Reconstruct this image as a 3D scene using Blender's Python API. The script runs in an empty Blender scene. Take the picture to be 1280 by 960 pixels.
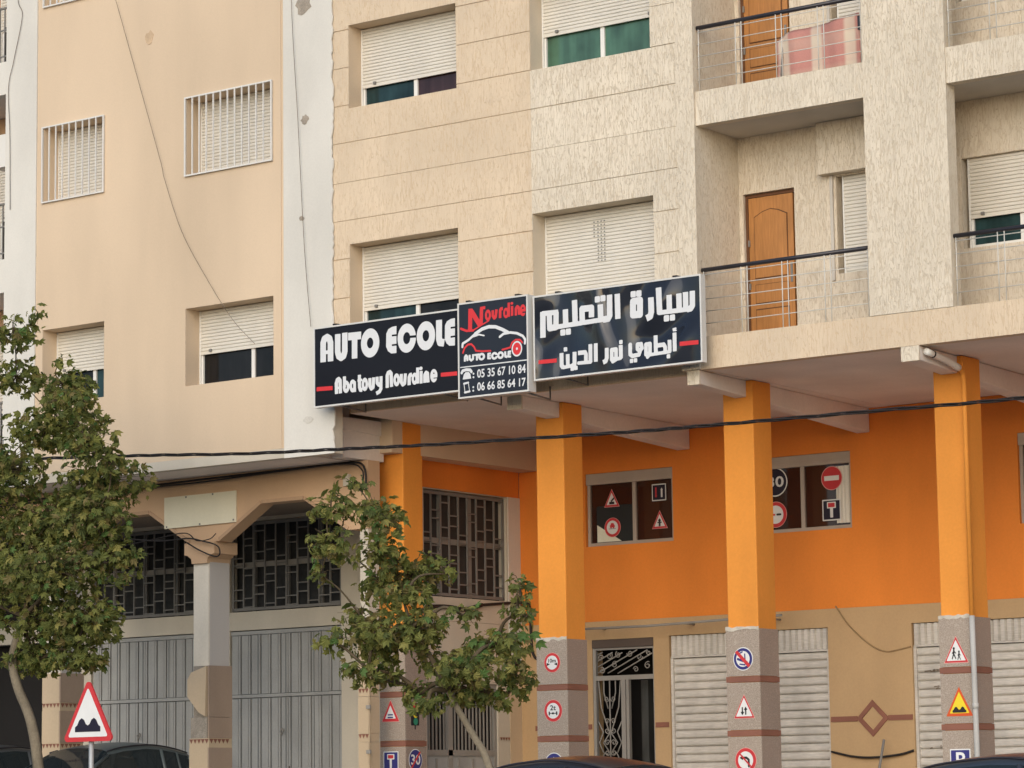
import bpy, bmesh, math, random
import numpy as np
from mathutils import Vector, Matrix
random.seed(7); np.random.seed(7)
S = bpy.context.scene
COL = S.collection

# ---------------------------------------------------------------- camera
yaw, pit, rol = math.radians(-36.1352), math.radians(7.9516), math.radians(-0.772)
fw = Vector((math.sin(yaw)*math.cos(pit), math.cos(yaw)*math.cos(pit), math.sin(pit)))
rt = Vector((math.cos(yaw), -math.sin(yaw), 0)); up = rt.cross(fw)
r2 = math.cos(rol)*rt + math.sin(rol)*up; u2 = -math.sin(rol)*rt + math.cos(rol)*up
cam = bpy.data.objects.new('camera', bpy.data.cameras.new('camera')); COL.objects.link(cam)
cam.matrix_world = Matrix(((r2.x, u2.x, -fw.x, 0), (r2.y, u2.y, -fw.y, 0), (r2.z, u2.z, -fw.z, 0), (0, 0, 0, 1)))
cam.data.sensor_fit = 'HORIZONTAL'; cam.data.sensor_width = 36; cam.data.lens = 3730.757/1280*36
cam.data.clip_start = .1; cam.data.clip_end = 2000
S.camera = cam
# ---------------------------------------------------------------- world, sun, exposure
SUN_EL, SUN_AZ = math.radians(21), math.radians(158)      # azimuth clockwise from +Y
w = bpy.data.worlds.new('World'); S.world = w; w.use_nodes = True
nt = w.node_tree; bg = nt.nodes['Background']
sky = nt.nodes.new('ShaderNodeTexSky'); sky.sky_type = 'NISHITA'; sky.sun_disc = False
sky.sun_elevation = SUN_EL; sky.sun_rotation = SUN_AZ
sky.air_density = 1.0; sky.dust_density = 1.6; sky.ozone_density = 2.4
nt.links.new(sky.outputs[0], bg.inputs[0]); bg.inputs[1].default_value = 0.15
sl = bpy.data.lights.new('sun', 'SUN'); sl.energy = 1.3; sl.angle = math.radians(70); sl.color = (1, .965, .92)
so = bpy.data.objects.new('sun', sl); COL.objects.link(so)
sd = Vector((math.sin(SUN_AZ)*math.cos(SUN_EL), math.cos(SUN_AZ)*math.cos(SUN_EL), math.sin(SUN_EL)))
so.rotation_euler = sd.to_track_quat('Z', 'Y').to_euler(); so.location = sd*60
vs = S.view_settings; vs.view_transform = 'Standard'; vs.look = 'None'; vs.gamma = 1; vs.exposure = 0.38
S.cycles.diffuse_bounces = 8; S.cycles.max_bounces = 12
vs.use_curve_mapping = False

# ---------------------------------------------------------------- materials
MATS = {}
def M(name, col, rough=.85, var=.12, vs=1.5, fine=.06, fs=60, bump=0., bs=50, stretch=(1, 1, 1), spec=.3, metal=0, streak=0., emit=None):
    """procedural paint: large stains + fine speckle + optional bump, all in world position"""
    if name in MATS: return MATS[name]
    m = bpy.data.materials.new(name); m.use_nodes = True; n = m.node_tree.nodes; L = m.node_tree.links
    b = n['Principled BSDF']; b.inputs['Roughness'].default_value = rough; b.inputs['Metallic'].default_value = metal
    b.inputs['Specular IOR Level'].default_value = spec
    geo = n.new('ShaderNodeNewGeometry')
    def noise(scale, st=(1, 1, 1), det=4):
        mp = n.new('ShaderNodeMapping'); mp.inputs['Scale'].default_value = st
        L.new(geo.outputs['Position'], mp.inputs[0])
        t = n.new('ShaderNodeTexNoise'); t.inputs['Scale'].default_value = scale; t.inputs['Detail'].default_value = det
        L.new(mp.outputs[0], t.inputs['Vector']); return t.outputs['Fac']
    def ramp(fac, lo, hi, a=.3, c=.7):
        r = n.new('ShaderNodeMapRange'); r.inputs['From Min'].default_value = a; r.inputs['From Max'].default_value = c
        r.inputs['To Min'].default_value = lo; r.inputs['To Max'].default_value = hi; L.new(fac, r.inputs['Value']); return r.outputs[0]
    def mul(a, c):
        x = n.new('ShaderNodeMath'); x.operation = 'MULTIPLY'; L.new(a, x.inputs[0]); L.new(c, x.inputs[1]); return x.outputs[0]
    f = ramp(noise(vs, (1, 1, .6), 5), 1-var, 1+var*.5)
    f = mul(f, ramp(noise(fs, stretch, 3), 1-fine, 1+fine*.6))
    if streak: f = mul(f, ramp(noise(1.1, (1.0, 1.0, .16), 5), 1-streak, 1.01, .34, .60))
    v = n.new('ShaderNodeVectorMath'); v.operation = 'SCALE'; v.inputs[0].default_value = col[:3]
    L.new(f, v.inputs['Scale']); L.new(v.outputs[0], b.inputs['Base Color'])
    if bump:
        bp = n.new('ShaderNodeBump'); bp.inputs['Strength'].default_value = min(1, bump); bp.inputs['Distance'].default_value = .012
        L.new(noise(bs, stretch, 3), bp.inputs['Height']); L.new(bp.outputs[0], b.inputs['Normal'])
    if emit: b.inputs['Emission Color'].default_value = (*emit, 1); b.inputs['Emission Strength'].default_value = 1
    MATS[name] = m; return m

def stucco(name, col, gap, depth=1., dens=1.):
    """scratched 'crepi' render: long vertical worm tracks, tracks coloured darker for relief shade and dust"""
    if name in MATS: return MATS[name]
    m = M(name, col, .95, .10, 1.2, .05, 90)
    n = m.node_tree.nodes; L = m.node_tree.links; b = n['Principled BSDF']; geo = n.new('ShaderNodeNewGeometry')
    def track(sc, st, lo, hi):
        mp = n.new('ShaderNodeMapping'); mp.inputs['Scale'].default_value = st; L.new(geo.outputs['Position'], mp.inputs[0])
        t = n.new('ShaderNodeTexNoise'); t.inputs['Scale'].default_value = sc; t.inputs['Detail'].default_value = 2.5; t.inputs['Distortion'].default_value = .35
        L.new(mp.outputs[0], t.inputs['Vector'])
        r = n.new('ShaderNodeMapRange'); r.interpolation_type = 'SMOOTHSTEP'
        r.inputs['From Min'].default_value = lo; r.inputs['From Max'].default_value = hi; L.new(t.outputs['Fac'], r.inputs['Value']); return r.outputs[0]
    def worm(sc, st, lo, hi):
        mp = n.new('ShaderNodeMapping'); mp.inputs['Scale'].default_value = st; L.new(geo.outputs['Position'], mp.inputs[0])
        t = n.new('ShaderNodeTexNoise'); t.inputs['Scale'].default_value = sc; t.inputs['Detail'].default_value = 1.5; t.inputs['Distortion'].default_value = .3
        L.new(mp.outputs[0], t.inputs['Vector'])
        s_ = n.new('ShaderNodeMath'); s_.operation = 'SUBTRACT'; s_.inputs[1].default_value = .5; L.new(t.outputs['Fac'], s_.inputs[0])
        q_ = n.new('ShaderNodeMath'); q_.operation = 'ABSOLUTE'; L.new(s_.outputs[0], q_.inputs[0])
        r = n.new('ShaderNodeMapRange'); r.interpolation_type = 'SMOOTHSTEP'; r.inputs['From Min'].default_value = lo; r.inputs['From Max'].default_value = hi
        L.new(q_.outputs[0], r.inputs['Value']); return r.outputs[0]
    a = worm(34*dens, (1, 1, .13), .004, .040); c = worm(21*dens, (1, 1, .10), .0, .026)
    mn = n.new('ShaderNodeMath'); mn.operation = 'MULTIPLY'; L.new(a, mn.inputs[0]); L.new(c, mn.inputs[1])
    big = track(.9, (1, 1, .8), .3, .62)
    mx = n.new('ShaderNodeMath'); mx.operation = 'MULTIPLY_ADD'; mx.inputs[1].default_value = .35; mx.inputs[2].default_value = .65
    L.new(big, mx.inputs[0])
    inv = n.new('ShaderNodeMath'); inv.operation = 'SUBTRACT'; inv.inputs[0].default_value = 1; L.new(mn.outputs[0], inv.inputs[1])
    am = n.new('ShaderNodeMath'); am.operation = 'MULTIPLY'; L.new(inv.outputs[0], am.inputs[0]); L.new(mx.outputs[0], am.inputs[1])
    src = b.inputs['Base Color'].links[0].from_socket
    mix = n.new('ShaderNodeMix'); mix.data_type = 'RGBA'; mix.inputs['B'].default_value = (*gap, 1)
    L.new(am.outputs[0], mix.inputs['Factor']); L.new(src, mix.inputs['A']); L.new(mix.outputs['Result'], b.inputs['Base Color'])  # relief shade and dust mixed into the track colour
    bp = n.new('ShaderNodeBump'); bp.inputs['Strength'].default_value = depth; bp.inputs['Distance'].default_value = .02
    L.new(mn.outputs[0], bp.inputs['Height']); L.new(bp.outputs[0], b.inputs['Normal'])
    return m

def terrazzo(name, col, col2):
    if name in MATS: return MATS[name]
    m = M(name, col, .55, .10, 2, .05, 80, spec=.4); n = m.node_tree.nodes; L = m.node_tree.links; b = n['Principled BSDF']
    geo = n.new('ShaderNodeNewGeometry'); v = n.new('ShaderNodeTexVoronoi'); v.feature = 'DISTANCE_TO_EDGE'; v.inputs['Scale'].default_value = 44
    L.new(geo.outputs['Position'], v.inputs['Vector'])
    r = n.new('ShaderNodeMapRange'); r.inputs['From Min'].default_value = .03; r.inputs['From Max'].default_value = .12; r.inputs['To Min'].default_value = .75; r.inputs['To Max'].default_value = 0
    L.new(v.outputs['Distance'], r.inputs['Value']); src = b.inputs['Base Color'].links[0].from_socket
    mix = n.new('ShaderNodeMix'); mix.data_type = 'RGBA'; mix.inputs['B'].default_value = (*col2, 1)
    L.new(r.outputs[0], mix.inputs['Factor']); L.new(src, mix.inputs['A']); L.new(mix.outputs['Result'], b.inputs['Base Color']); return m

def glass(name, tint, mixf=.35, rough=.04, wave=0, spec=.5):
    if name in MATS: return MATS[name]
    m = bpy.data.materials.new(name); m.use_nodes = True; b = m.node_tree.nodes['Principled BSDF']
    b.inputs['Base Color'].default_value = (*tint, 1); b.inputs['Roughness'].default_value = rough; b.inputs['Specular IOR Level'].default_value = spec
    if mixf < 1:
        n = m.node_tree.nodes; L = m.node_tree.links; t = n.new('ShaderNodeBsdfTransparent'); t.inputs[0].default_value = (*[min(1, .45+c*3) for c in tint], 1)
        x = n.new('ShaderNodeMixShader'); x.inputs[0].default_value = mixf
        L.new(t.outputs[0], x.inputs[1]); L.new(b.outputs[0], x.inputs[2]); L.new(x.outputs[0], n['Material Output'].inputs['Surface'])
    if wave:
        n = m.node_tree.nodes; L = m.node_tree.links; geo = n.new('ShaderNodeNewGeometry'); t = n.new('ShaderNodeTexNoise')
        t.inputs['Scale'].default_value = .85; t.inputs['Detail'].default_value = 0; t.inputs['Distortion'].default_value = 1.5
        L.new(geo.outputs['Position'], t.inputs['Vector'])
        bp = n.new('ShaderNodeBump'); bp.inputs['Strength'].default_value = 1; bp.inputs['Distance'].default_value = wave
        L.new(t.outputs['Fac'], bp.inputs['Height']); L.new(bp.outputs[0], b.inputs['Normal'])
    MATS[name] = m; return m

WHITE = M('white_plaster', (.68, .652, .588), .9, .10, .8, .03, 40, .12, 30, streak=.06)
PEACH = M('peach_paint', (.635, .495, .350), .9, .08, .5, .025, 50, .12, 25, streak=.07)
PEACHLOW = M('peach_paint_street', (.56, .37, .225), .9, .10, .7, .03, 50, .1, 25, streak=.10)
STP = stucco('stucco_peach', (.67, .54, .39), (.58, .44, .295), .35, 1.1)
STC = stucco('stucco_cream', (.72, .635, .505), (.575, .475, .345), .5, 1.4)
STCW = stucco('stucco_cream_inner', (.69, .605, .48), (.555, .455, .33), .5, 1.3)  # slightly darker cream for the loggia walls
GROOVE = M('groove_render', (.56, .42, .26), .95, .12, 2, .05, 60)
SMOOTH = M('smooth_render', (.56, .515, .45), .9, .12, 1.2, .04, 60, .1, 30, streak=.08)
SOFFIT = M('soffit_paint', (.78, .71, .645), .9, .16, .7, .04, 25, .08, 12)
OWALL = M('deep_orange_paint', (.80, .245, .036), .75, .13, .9, .04, 30, .12, 14, streak=.10)
ORANGE = M('orange_paint', (.76, .29, .046), .75, .11, 1.2, .04, 30, .12, 14, streak=.09)
TAN = M('tan_tile', (.50, .335, .175), .7, .10, 1.3, .04, 40, .08, 25, streak=.08)
TANL = M('tan_tile_light', (.56, .43, .285), .7, .10, 1.3, .04, 40, .08, 25, streak=.08)
CREAM = M('cream_paint', (.58, .52, .42), .85, .10, 1.2, .03, 40, .1, 25, streak=.10)
LILAC = M('grey_lilac_render', (.50, .465, .43), .9, .06, 1, .02, 40)
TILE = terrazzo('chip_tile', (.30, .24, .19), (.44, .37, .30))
TILE_SHADE = terrazzo('chip_tile_shade', (.27, .205, .165), (.36, .29, .235))  # darker copy for the column sides, their shade put into the colour
BAND = M('oxblood_band', (.235, .098, .065), .6, .12, 3, .05, 60)
PVC = M('white_pvc', (.72, .70, .65), .45, .04, 2, .02, 40, spec=.4)
SLATW = M('shutter_cream', (.66, .62, .54), .5, .06, 2, .03, 50, spec=.4, streak=.05)
ALU = M('aluminium', (.55, .54, .51), .4, .06, 3, .03, 60, metal=.6)
SHOP = M('shop_shutter', (.59, .555, .495), .55, .18, 3.5, .15, 26, .1, 20, stretch=(.25, .25, 2.5), spec=.4)
GALV = M('grey_gate_paint', (.37, .365, .345), .6, .16, 2.2, .06, 40, streak=.16)
GALVD = M('grey_gate_groove', (.17, .18, .18), .7, .10, 1.5, .04, 40)
IRON = M('grey_iron', (.20, .19, .175), .6, .12, 4, .05, 60)
IRONL = M('light_iron', (.285, .265, .235), .55, .10, 4, .05, 60)
RAILW = M('rail_white', (.68, .66, .62), .5, .06, 4, .03, 60)
RAILG = M('rail_grey', (.58, .555, .50), .5, .06, 4, .03, 60)
RAILB = M('rail_black', (.022, .020, .026), .35, .1, 4, .05, 60, spec=.5)
DARK = M('unlit_room', (.020, .018, .017), .95, .2, 1, 0, 10)  # near-black for unlit rooms behind openings, shade put into the colour
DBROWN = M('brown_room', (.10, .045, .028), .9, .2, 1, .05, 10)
CABLE = M('black_cable', (.022, .018, .017), .6, .2, 4, .05, 60)
WOOD = M('varnished_wood', (.41, .18, .052), .45, .22, 2.2, .16, 9, .05, 20, stretch=(6, 6, .5), spec=.4)
WOODD = M('dark_wood_and_shade', (.12, .05, .02), .6, .1, 2, .1, 20)
GL_DARK = M('window_glass', (.014, .013, .013), .08, .5, 2, .3, 9, stretch=(1, 1, .08), spec=.22)
GL_TEAL = M('window_glass_teal', (.018, .042, .044), .08, .6, 2.5, .4, 7, stretch=(1, 1, .06), spec=.3)
GL_GREEN = M('window_glass_green', (.065, .140, .090), .08, .55, 2.2, .35, 6, stretch=(1, 1, .05), spec=.5)
GL_PLUM = M('window_glass_plum', (.060, .033, .034), .08, .4, 2.5, .4, 7, stretch=(1, 1, .06), spec=.3)
GL_ARC = glass('tinted_shop_glass', (.055, .022, .015), .8)
GL_CAR = glass('car_glass', (.02, .03, .035), .7)
ASPH = M('asphalt', (.10, .096, .09), .95, .15, .8, .12, 90, .3, 120)
PAVE = M('pavement_concrete', (.42, .39, .345), .95, .15, .8, .10, 60, .2, 80)
STONE = M('kerb_stone', (.36, .34, .31), .9, .15, 1.5, .08, 60, .15, 60)
SCAR = M('bare_mortar', (.36, .31, .25), .95, .3, 9, .2, 60, .5, 60)
BLANK = M('blank_panel', (.68, .62, .46), .8, .07, 1.4, .02, 30, streak=.05)

# ---------------------------------------------------------------- helpers
W0 = {}                                   # origin of every object in its root's frame
def link(o): COL.objects.link(o); return o
def tag(o, label, cat, group=None):
    o['label'] = label; o['category'] = cat
    if group: o['group'] = group
    return o
def kind(o, k): o['kind'] = k; return o
def empty(name, loc, rz=0, local=False):
    o = link(bpy.data.objects.new(name, None)); o.empty_display_size = .3
    o.location = loc; o.rotation_euler = (0, 0, rz); W0[o.name] = Vector((0, 0, 0)) if local else Vector(loc); return o
def place(o, c, parent):
    c = Vector(c)
    if parent is not None: o.parent = parent; o.location = c - W0[parent.name]
    else: o.location = c
    W0[o.name] = c; return o
def mesh(name, V, F, mat, parent=None, smooth=False, origin=None):
    V = np.asarray(V, float)
    c = (V.min(0)+V.max(0))/2 if origin is None else np.asarray(origin, float)
    me = bpy.data.meshes.new(name); me.from_pydata([tuple(v) for v in (V-c)], [], [tuple(int(i) for i in f) for f in F])
    mats = mat if isinstance(mat, (list, tuple)) else [mat]
    for m in mats: me.materials.append(m)
    if smooth: me.polygons.foreach_set('use_smooth', [True]*len(me.polygons))
    me.update()
    return place(link(bpy.data.objects.new(name, me)), c, parent)
class G:
    """collects boxes, tubes and prisms, then becomes ONE mesh"""
    def __init__(s): s.V = []; s.F = []
    def add(s, V, F):
        o = len(s.V); s.V += [tuple(v) for v in V]; s.F += [tuple(i+o for i in f) for f in F]; return s
    def box(s, x0, x1, y0, y1, z0, z1):
        return s.add([(x, y, z) for x in (x0, x1) for y in (y0, y1) for z in (z0, z1)],
                     [(0, 1, 3, 2), (4, 6, 7, 5), (0, 4, 5, 1), (2, 3, 7, 6), (0, 2, 6, 4), (1, 5, 7, 3)])
    def hexa(s, P8): return s.add(P8, [(0, 1, 3, 2), (4, 6, 7, 5), (0, 4, 5, 1), (2, 3, 7, 6), (0, 2, 6, 4), (1, 5, 7, 3)])
    def prism(s, pts, y0, y1):            # polygon in x,z (counter-clockwise seen from -Y) extruded in y
        n = len(pts); V = [(x, y0, z) for x, z in pts]+[(x, y1, z) for x, z in pts]
        F = [tuple(range(n)), tuple(range(2*n-1, n-1, -1))]+[(i, i+n, (i+1) % n+n, (i+1) % n) for i in range(n)]
        return s.add(V, F)
    def tube(s, pts, r, n=6, caps=True, r1=None):
        pts = [Vector(p) for p in pts]; m = len(pts); V = []; F = []
        t0 = (pts[1]-pts[0]).normalized(); a = t0.orthogonal().normalized()
        for i, p in enumerate(pts):
            t = ((pts[min(i+1, m-1)]-pts[max(i-1, 0)])).normalized(); a = (a-t*a.dot(t)).normalized(); b = t.cross(a)
            rr = r[i] if isinstance(r, (list, tuple)) else (r if r1 is None else r+(r1-r)*i/(m-1))
            for k in range(n):
                q = 2*math.pi*k/n; V.append(p+(a*math.cos(q)+b*math.sin(q))*rr)
        for i in range(m-1):
            for k in range(n): F.append((i*n+k, i*n+(k+1) % n, (i+1)*n+(k+1) % n, (i+1)*n+k))
        if caps: F.append(tuple(range(n-1, -1, -1))); F.append(tuple((m-1)*n+k for k in range(n)))
        return s.add(V, F)
    def build(s, name, mat, parent=None, smooth=False, origin=None): return mesh(name, s.V, s.F, mat, parent, smooth, origin)
CUBES = {}
def box(name, x0, x1, y0, y1, z0, z1, mat, parent=None):
    """a box that shares one cube mesh per material (never give it children)"""
    if mat.name not in CUBES:
        me = bpy.data.meshes.new('block'); g = G().box(-.5, .5, -.5, .5, -.5, .5); me.from_pydata(g.V, [], g.F); me.materials.append(mat); CUBES[mat.name] = me
    o = link(bpy.data.objects.new(name, CUBES[mat.name])); o.scale = (abs(x1-x0), abs(y1-y0), abs(z1-z0))
    return place(o, ((x0+x1)/2, (y0+y1)/2, (z0+z1)/2), parent)
def rbox(name, x0, x1, y0, y1, z0, z1, mat, parent=None): return G().box(x0, x1, y0, y1, z0, z1).build(name, mat, parent)
def tube(name, pts, r, mat, parent=None, n=6): return G().tube(pts, r, n).build(name, mat, parent, True)
def slab(xs, zs, solid, y0, y1, g=None):
    """solid wall of grid cells: solid(xc, zc) says which cells are filled; openings get their reveals"""
    g = g or G(); xs = sorted(set(xs)); zs = sorted(set(zs)); nx, nz = len(xs)-1, len(zs)-1
    ok = [[solid((xs[i]+xs[i+1])/2, (zs[j]+zs[j+1])/2) for j in range(nz)] for i in range(nx)]
    q = lambda *P: g.add(P, [(0, 1, 2, 3)])
    for i in range(nx):
        for j in range(nz):
            if not ok[i][j]: continue
            a, b, c, d = xs[i], xs[i+1], zs[j], zs[j+1]
            q((a, y0, c), (b, y0, c), (b, y0, d), (a, y0, d)); q((a, y1, c), (a, y1, d), (b, y1, d), (b, y1, c))
            if i == 0 or not ok[i-1][j]: q((a, y0, c), (a, y0, d), (a, y1, d), (a, y1, c))
            if i == nx-1 or not ok[i+1][j]: q((b, y0, c), (b, y1, c), (b, y1, d), (b, y0, d))
            if j == 0 or not ok[i][j-1]: q((a, y0, c), (a, y1, c), (b, y1, c), (b, y0, c))
            if j == nz-1 or not ok[i][j+1]: q((a, y0, d), (b, y0, d), (b, y1, d), (a, y1, d))
    return g
def wall(name, x0, x1, z0, z1, holes, y0, y1, mat, parent):
    xs = [x0, x1]; zs = [z0, z1]; H = []
    for a, b, c, d in holes:
        a, b, c, d = max(a, x0), min(b, x1), max(c, z0), min(d, z1)
        if a < b-1e-6 and c < d-1e-6: H.append((a, b, c, d)); xs += [a, b]; zs += [c, d]
    g = slab(xs, zs, lambda x, z: not any(a < x < b and c < z < d for a, b, c, d in H), y0, y1)
    return g.build(name, mat, parent) if g.F else None

# flat prints (lettering, symbols): signed shapes on a fine grid, contoured into a mesh
def seg_d(X, Y, a, b, r, butt):
    ax, ay = a; bx, by = b; dx, dy = bx-ax, by-ay; l = math.hypot(dx, dy) or 1e-9; tx, ty = dx/l, dy/l
    s = (X-ax)*tx+(Y-ay)*ty; t = -(X-ax)*ty+(Y-ay)*tx
    if butt: return np.maximum(np.abs(t)-r, np.abs(s-l/2)-l/2)
    s = np.clip(s, 0, l); return np.hypot(X-ax-s*tx, Y-ay-s*ty)-r
def poly_d(X, Y, P):
    ins = np.zeros(X.shape, bool); d = np.full(X.shape, 1e9); n = len(P)
    for i in range(n):
        a, b = P[i], P[(i+1) % n]; d = np.minimum(d, seg_d(X, Y, a, b, 0, 0))
        if a[1] != b[1]:
            cond = ((a[1] > Y) != (b[1] > Y)) & (X < (b[0]-a[0])*(Y-a[1])/(b[1]-a[1])+a[0]); ins ^= cond
    return np.where(ins, -d, d)
def sd(prims, X, Y):
    D = np.full(X.shape, 1e9)
    def stroke(P, r, butt):
        d = np.full(X.shape, 1e9)
        for i in range(len(P)-1):
            d = np.minimum(d, seg_d(X, Y, P[i], P[i+1], r, butt))
            if i and butt: d = np.minimum(d, np.hypot(X-P[i][0], Y-P[i][1])-r)
        return d
    for p in prims:
        k = p[0]
        if k == 's': d = stroke(p[1], p[2], p[3])
        elif k == 'x': D = np.maximum(D, -stroke(p[1], p[2], p[3])); continue
        elif k == 'e':
            _, cx, cy, rx, ry, ix, iy = p; d = (np.hypot((X-cx)/rx, (Y-cy)/ry)-1)*min(rx, ry)
            if ix: d = np.maximum(d, (1-np.hypot((X-cx)/ix, (Y-cy)/iy))*min(ix, iy))
        elif k == 'p': d = poly_d(X, Y, p[1])
        elif k == 'q':
            _, cx, cy, r = p; q = .35*r; ax = np.maximum(np.abs(X-cx)-(r-q), 0); ay = np.maximum(np.abs(Y-cy)-(r-q), 0); d = np.hypot(ax, ay)-q
        elif k == 'b':
            d = np.maximum(np.maximum(p[1]-X, X-p[3]), np.maximum(p[2]-Y, Y-p[4]))
        elif k == 'cut': D = np.maximum(D, -sd(p[1], X, Y)); continue
        elif k == 'and': D = np.maximum(D, sd(p[1], X, Y)); continue
        D = np.minimum(D, d)
    return D
def contour(prims, bounds, cell, grow=0.):
    x0, y0, x1, y1 = bounds; nx = int((x1-x0)/cell)+3; ny = int((y1-y0)/cell)+3
    xs = x0-cell+np.arange(nx)*cell; ys = y0-cell+np.arange(ny)*cell; X, Y = np.meshgrid(xs, ys); D = sd(prims, X, Y)-grow
    V = []; F = []; idx = {}
    def vid(key, x, y):
        if key not in idx: idx[key] = len(V); V.append((x, y))
        return idx[key]
    ins = D < 0; full = ins[:-1, :-1] & ins[1:, :-1] & ins[:-1, 1:] & ins[1:, 1:]; anyc = ins[:-1, :-1] | ins[1:, :-1] | ins[:-1, 1:] | ins[1:, 1:]
    for j in range(ny-1):
        i = 0
        while i < nx-1:
            if full[j, i]:
                k = i
                while k+1 < nx-1 and full[j, k+1]: k += 1
                F.append(tuple(vid(('n', a, b), xs[a], ys[b]) for a, b in ((i, j), (k+1, j), (k+1, j+1), (i, j+1)))); i = k+1; continue
            if anyc[j, i]:
                cs = [(i, j), (i+1, j), (i+1, j+1), (i, j+1)]; P = []
                for q in range(4):
                    a, b = cs[q], cs[(q+1) % 4]; da, db = D[a[1], a[0]], D[b[1], b[0]]
                    if da < 0: P.append(vid(('n',)+a, xs[a[0]], ys[a[1]]))
                    if (da < 0) != (db < 0):
                        t = da/(da-db); P.append(vid(('e',)+tuple(sorted((a, b))), xs[a[0]]+(xs[b[0]]-xs[a[0]])*t, ys[a[1]]+(ys[b[1]]-ys[a[1]])*t))
                if len(set(P)) >= 3: F.append(tuple(P))
            i += 1
    return V, F
def pbounds(prims):
    xs = []; ys = []
    for p in prims:
        if p[0] == 's': xs += [a[0]-p[2] for a in p[1]]+[a[0]+p[2] for a in p[1]]; ys += [a[1]-p[2] for a in p[1]]+[a[1]+p[2] for a in p[1]]
        elif p[0] == 'e': xs += [p[1]-p[3], p[1]+p[3]]; ys += [p[2]-p[4], p[2]+p[4]]
        elif p[0] == 'p': xs += [a[0] for a in p[1]]; ys += [a[1] for a in p[1]]
        elif p[0] == 'q': xs += [p[1]-p[3], p[1]+p[3]]; ys += [p[2]-p[3], p[2]+p[3]]
        elif p[0] == 'b': xs += [p[1], p[3]]; ys += [p[2], p[4]]
    return min(xs), min(ys), max(xs), max(ys)
def printed(name, prims, cell, to3, mat, parent=None, grow=0.):
    V, F = contour(prims, pbounds(prims), cell, grow)
    return mesh(name, [to3(u, v) for u, v in V], F, mat, parent)
def textmesh(body, bold=.0):
    cu = bpy.data.curves.new('t', 'FONT'); cu.body = body; cu.offset = bold; cu.resolution_u = 3
    o = link(bpy.data.objects.new('t', cu)); dg = bpy.context.evaluated_depsgraph_get()
    me = bpy.data.meshes.new_from_object(o.evaluated_get(dg)); V = np.array([v.co[:2] for v in me.vertices]); F = [tuple(p.vertices) for p in me.polygons]
    bpy.data.objects.remove(o); bpy.data.curves.remove(cu); bpy.data.meshes.remove(me)
    V -= V.min(0); V /= V.max(0); return V, F

# ---------------------------------------------------------------- ground, road, pavement
RZ = -.95                                                   # road level (the camera is at z = 0)
o = G().box(-400, 400, -400, 500, RZ-.6, RZ-.004).build('ground', M('packed_earth', (.34, .31, .26), .95, .2, .4, .1, 20)); kind(o, 'structure')
o = mesh('road', [(-300, -9, RZ), (300, -9, RZ), (300, 26.2, RZ), (-300, 26.2, RZ)], [(0, 1, 2, 3)], ASPH); kind(o, 'structure')
pv = [(26.42, RZ+.15), (28.8, -.5), (35.5, -.5)]
V = [(x, y, z) for y, z in pv for x in (-90, 60)]
o = mesh('pavement', V+[(-90, 35.5, RZ-.3), (60, 35.5, RZ-.3), (-90, 26.42, RZ-.3), (60, 26.42, RZ-.3)], [(0, 1, 3, 2), (2, 3, 5, 4), (4, 5, 7, 6), (8, 9, 1, 0)], PAVE); kind(o, 'structure')
KERB = kind(rbox('kerb', -90, 60, 26.26, 26.42, RZ-.3, RZ+.10, STONE), 'structure')
for i in range(46):
    box('kerb_stone', -38+i*.8+.004, -38+i*.8+.796, 26.2, 26.42, RZ+.101, RZ+.15, STONE, KERB)

# ---------------------------------------------------------------- generic building pieces
def roller_window(parent, x0, x1, z0, z1, y, zs, gl, label=None, mull=.5, pitch=.046, damage=0):
    """aluminium sliding window with a roller shutter let down to zs"""
    f = .045; g = G()
    g.box(x0, x0+f, y, y+.06, z0, z1); g.box(x1-f, x1, y, y+.06, z0, z1); g.box(x0+f, x1-f, y, y+.06, z0, z0+f); g.box(x0+f, x1-f, y, y+.06, z1-f, z1)
    xm = x0+(x1-x0)*mull
    if zs > z0+.06: g.box(xm-.03, xm+.03, y+.005, y+.055, z0+f, z1-f)
    win = g.build('window', PVC, parent)
    if label: win['label'] = label
    if zs > z0+.06:
        box('pane', x0+f, xm-.03, y+.03, y+.036, z0+f, z1-f, gl[0], win); box('pane', xm+.03, x1-f, y+.03, y+.036, z0+f, z1-f, gl[1], win)
    s = G(); z = z1-.002; a, b = x0+.012, x1-.012; yb = y-.012
    while z-pitch > zs:
        V = []
        for (dy, dz) in ((0, 0), (-.010, -.012), (-.010, -pitch+.012), (0, -pitch+.004), (.004, -pitch)):
            V += [(a, yb+dy, z+dz), (b, yb+dy, z+dz)]
        s.add(V, [(0, 2, 3, 1), (2, 4, 5, 3), (4, 6, 7, 5), (6, 8, 9, 7)]); z -= pitch
    s.box(a, b, yb-.012, yb+.012, z-.045, z)
    kind(s.build('roller_shutter', SLATW, win), 'stuff')
    box('guide_rail', x0-.001, x0+.02, y-.03, y-.001, z0, z1, PVC, win); box('guide_rail', x1-.02, x1+.001, y-.03, y-.001, z0, z1, PVC, win)
    for fx in (.12, .9):
        if zs > z0+.06: box('stop_block', x0+(x1-x0)*fx, x0+(x1-x0)*fx+.04, yb-.04, yb-.012, z-.015, z+.02, IRON, win)
    return win
def railing(parent, x0, x1, z, ztop, y):
    r = tube('railing', [(x0, y, ztop), (x1, y, ztop)], .028, RAILB, parent, 10)
    for k in range(5):
        zz = ztop-.06-k*.152; tube('rail_bar', [(x0, y, zz), (x1, y, zz)], .006, RAILG, r)
    L = x1-x0
    for fx in (.012, .24, .277, .485, .52, .735, .77, .985):
        tube('baluster', [(x0+L*fx, y-.012, z-.02), (x0+L*fx, y-.012, ztop)], .0065, RAILG, r)
    return r
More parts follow.
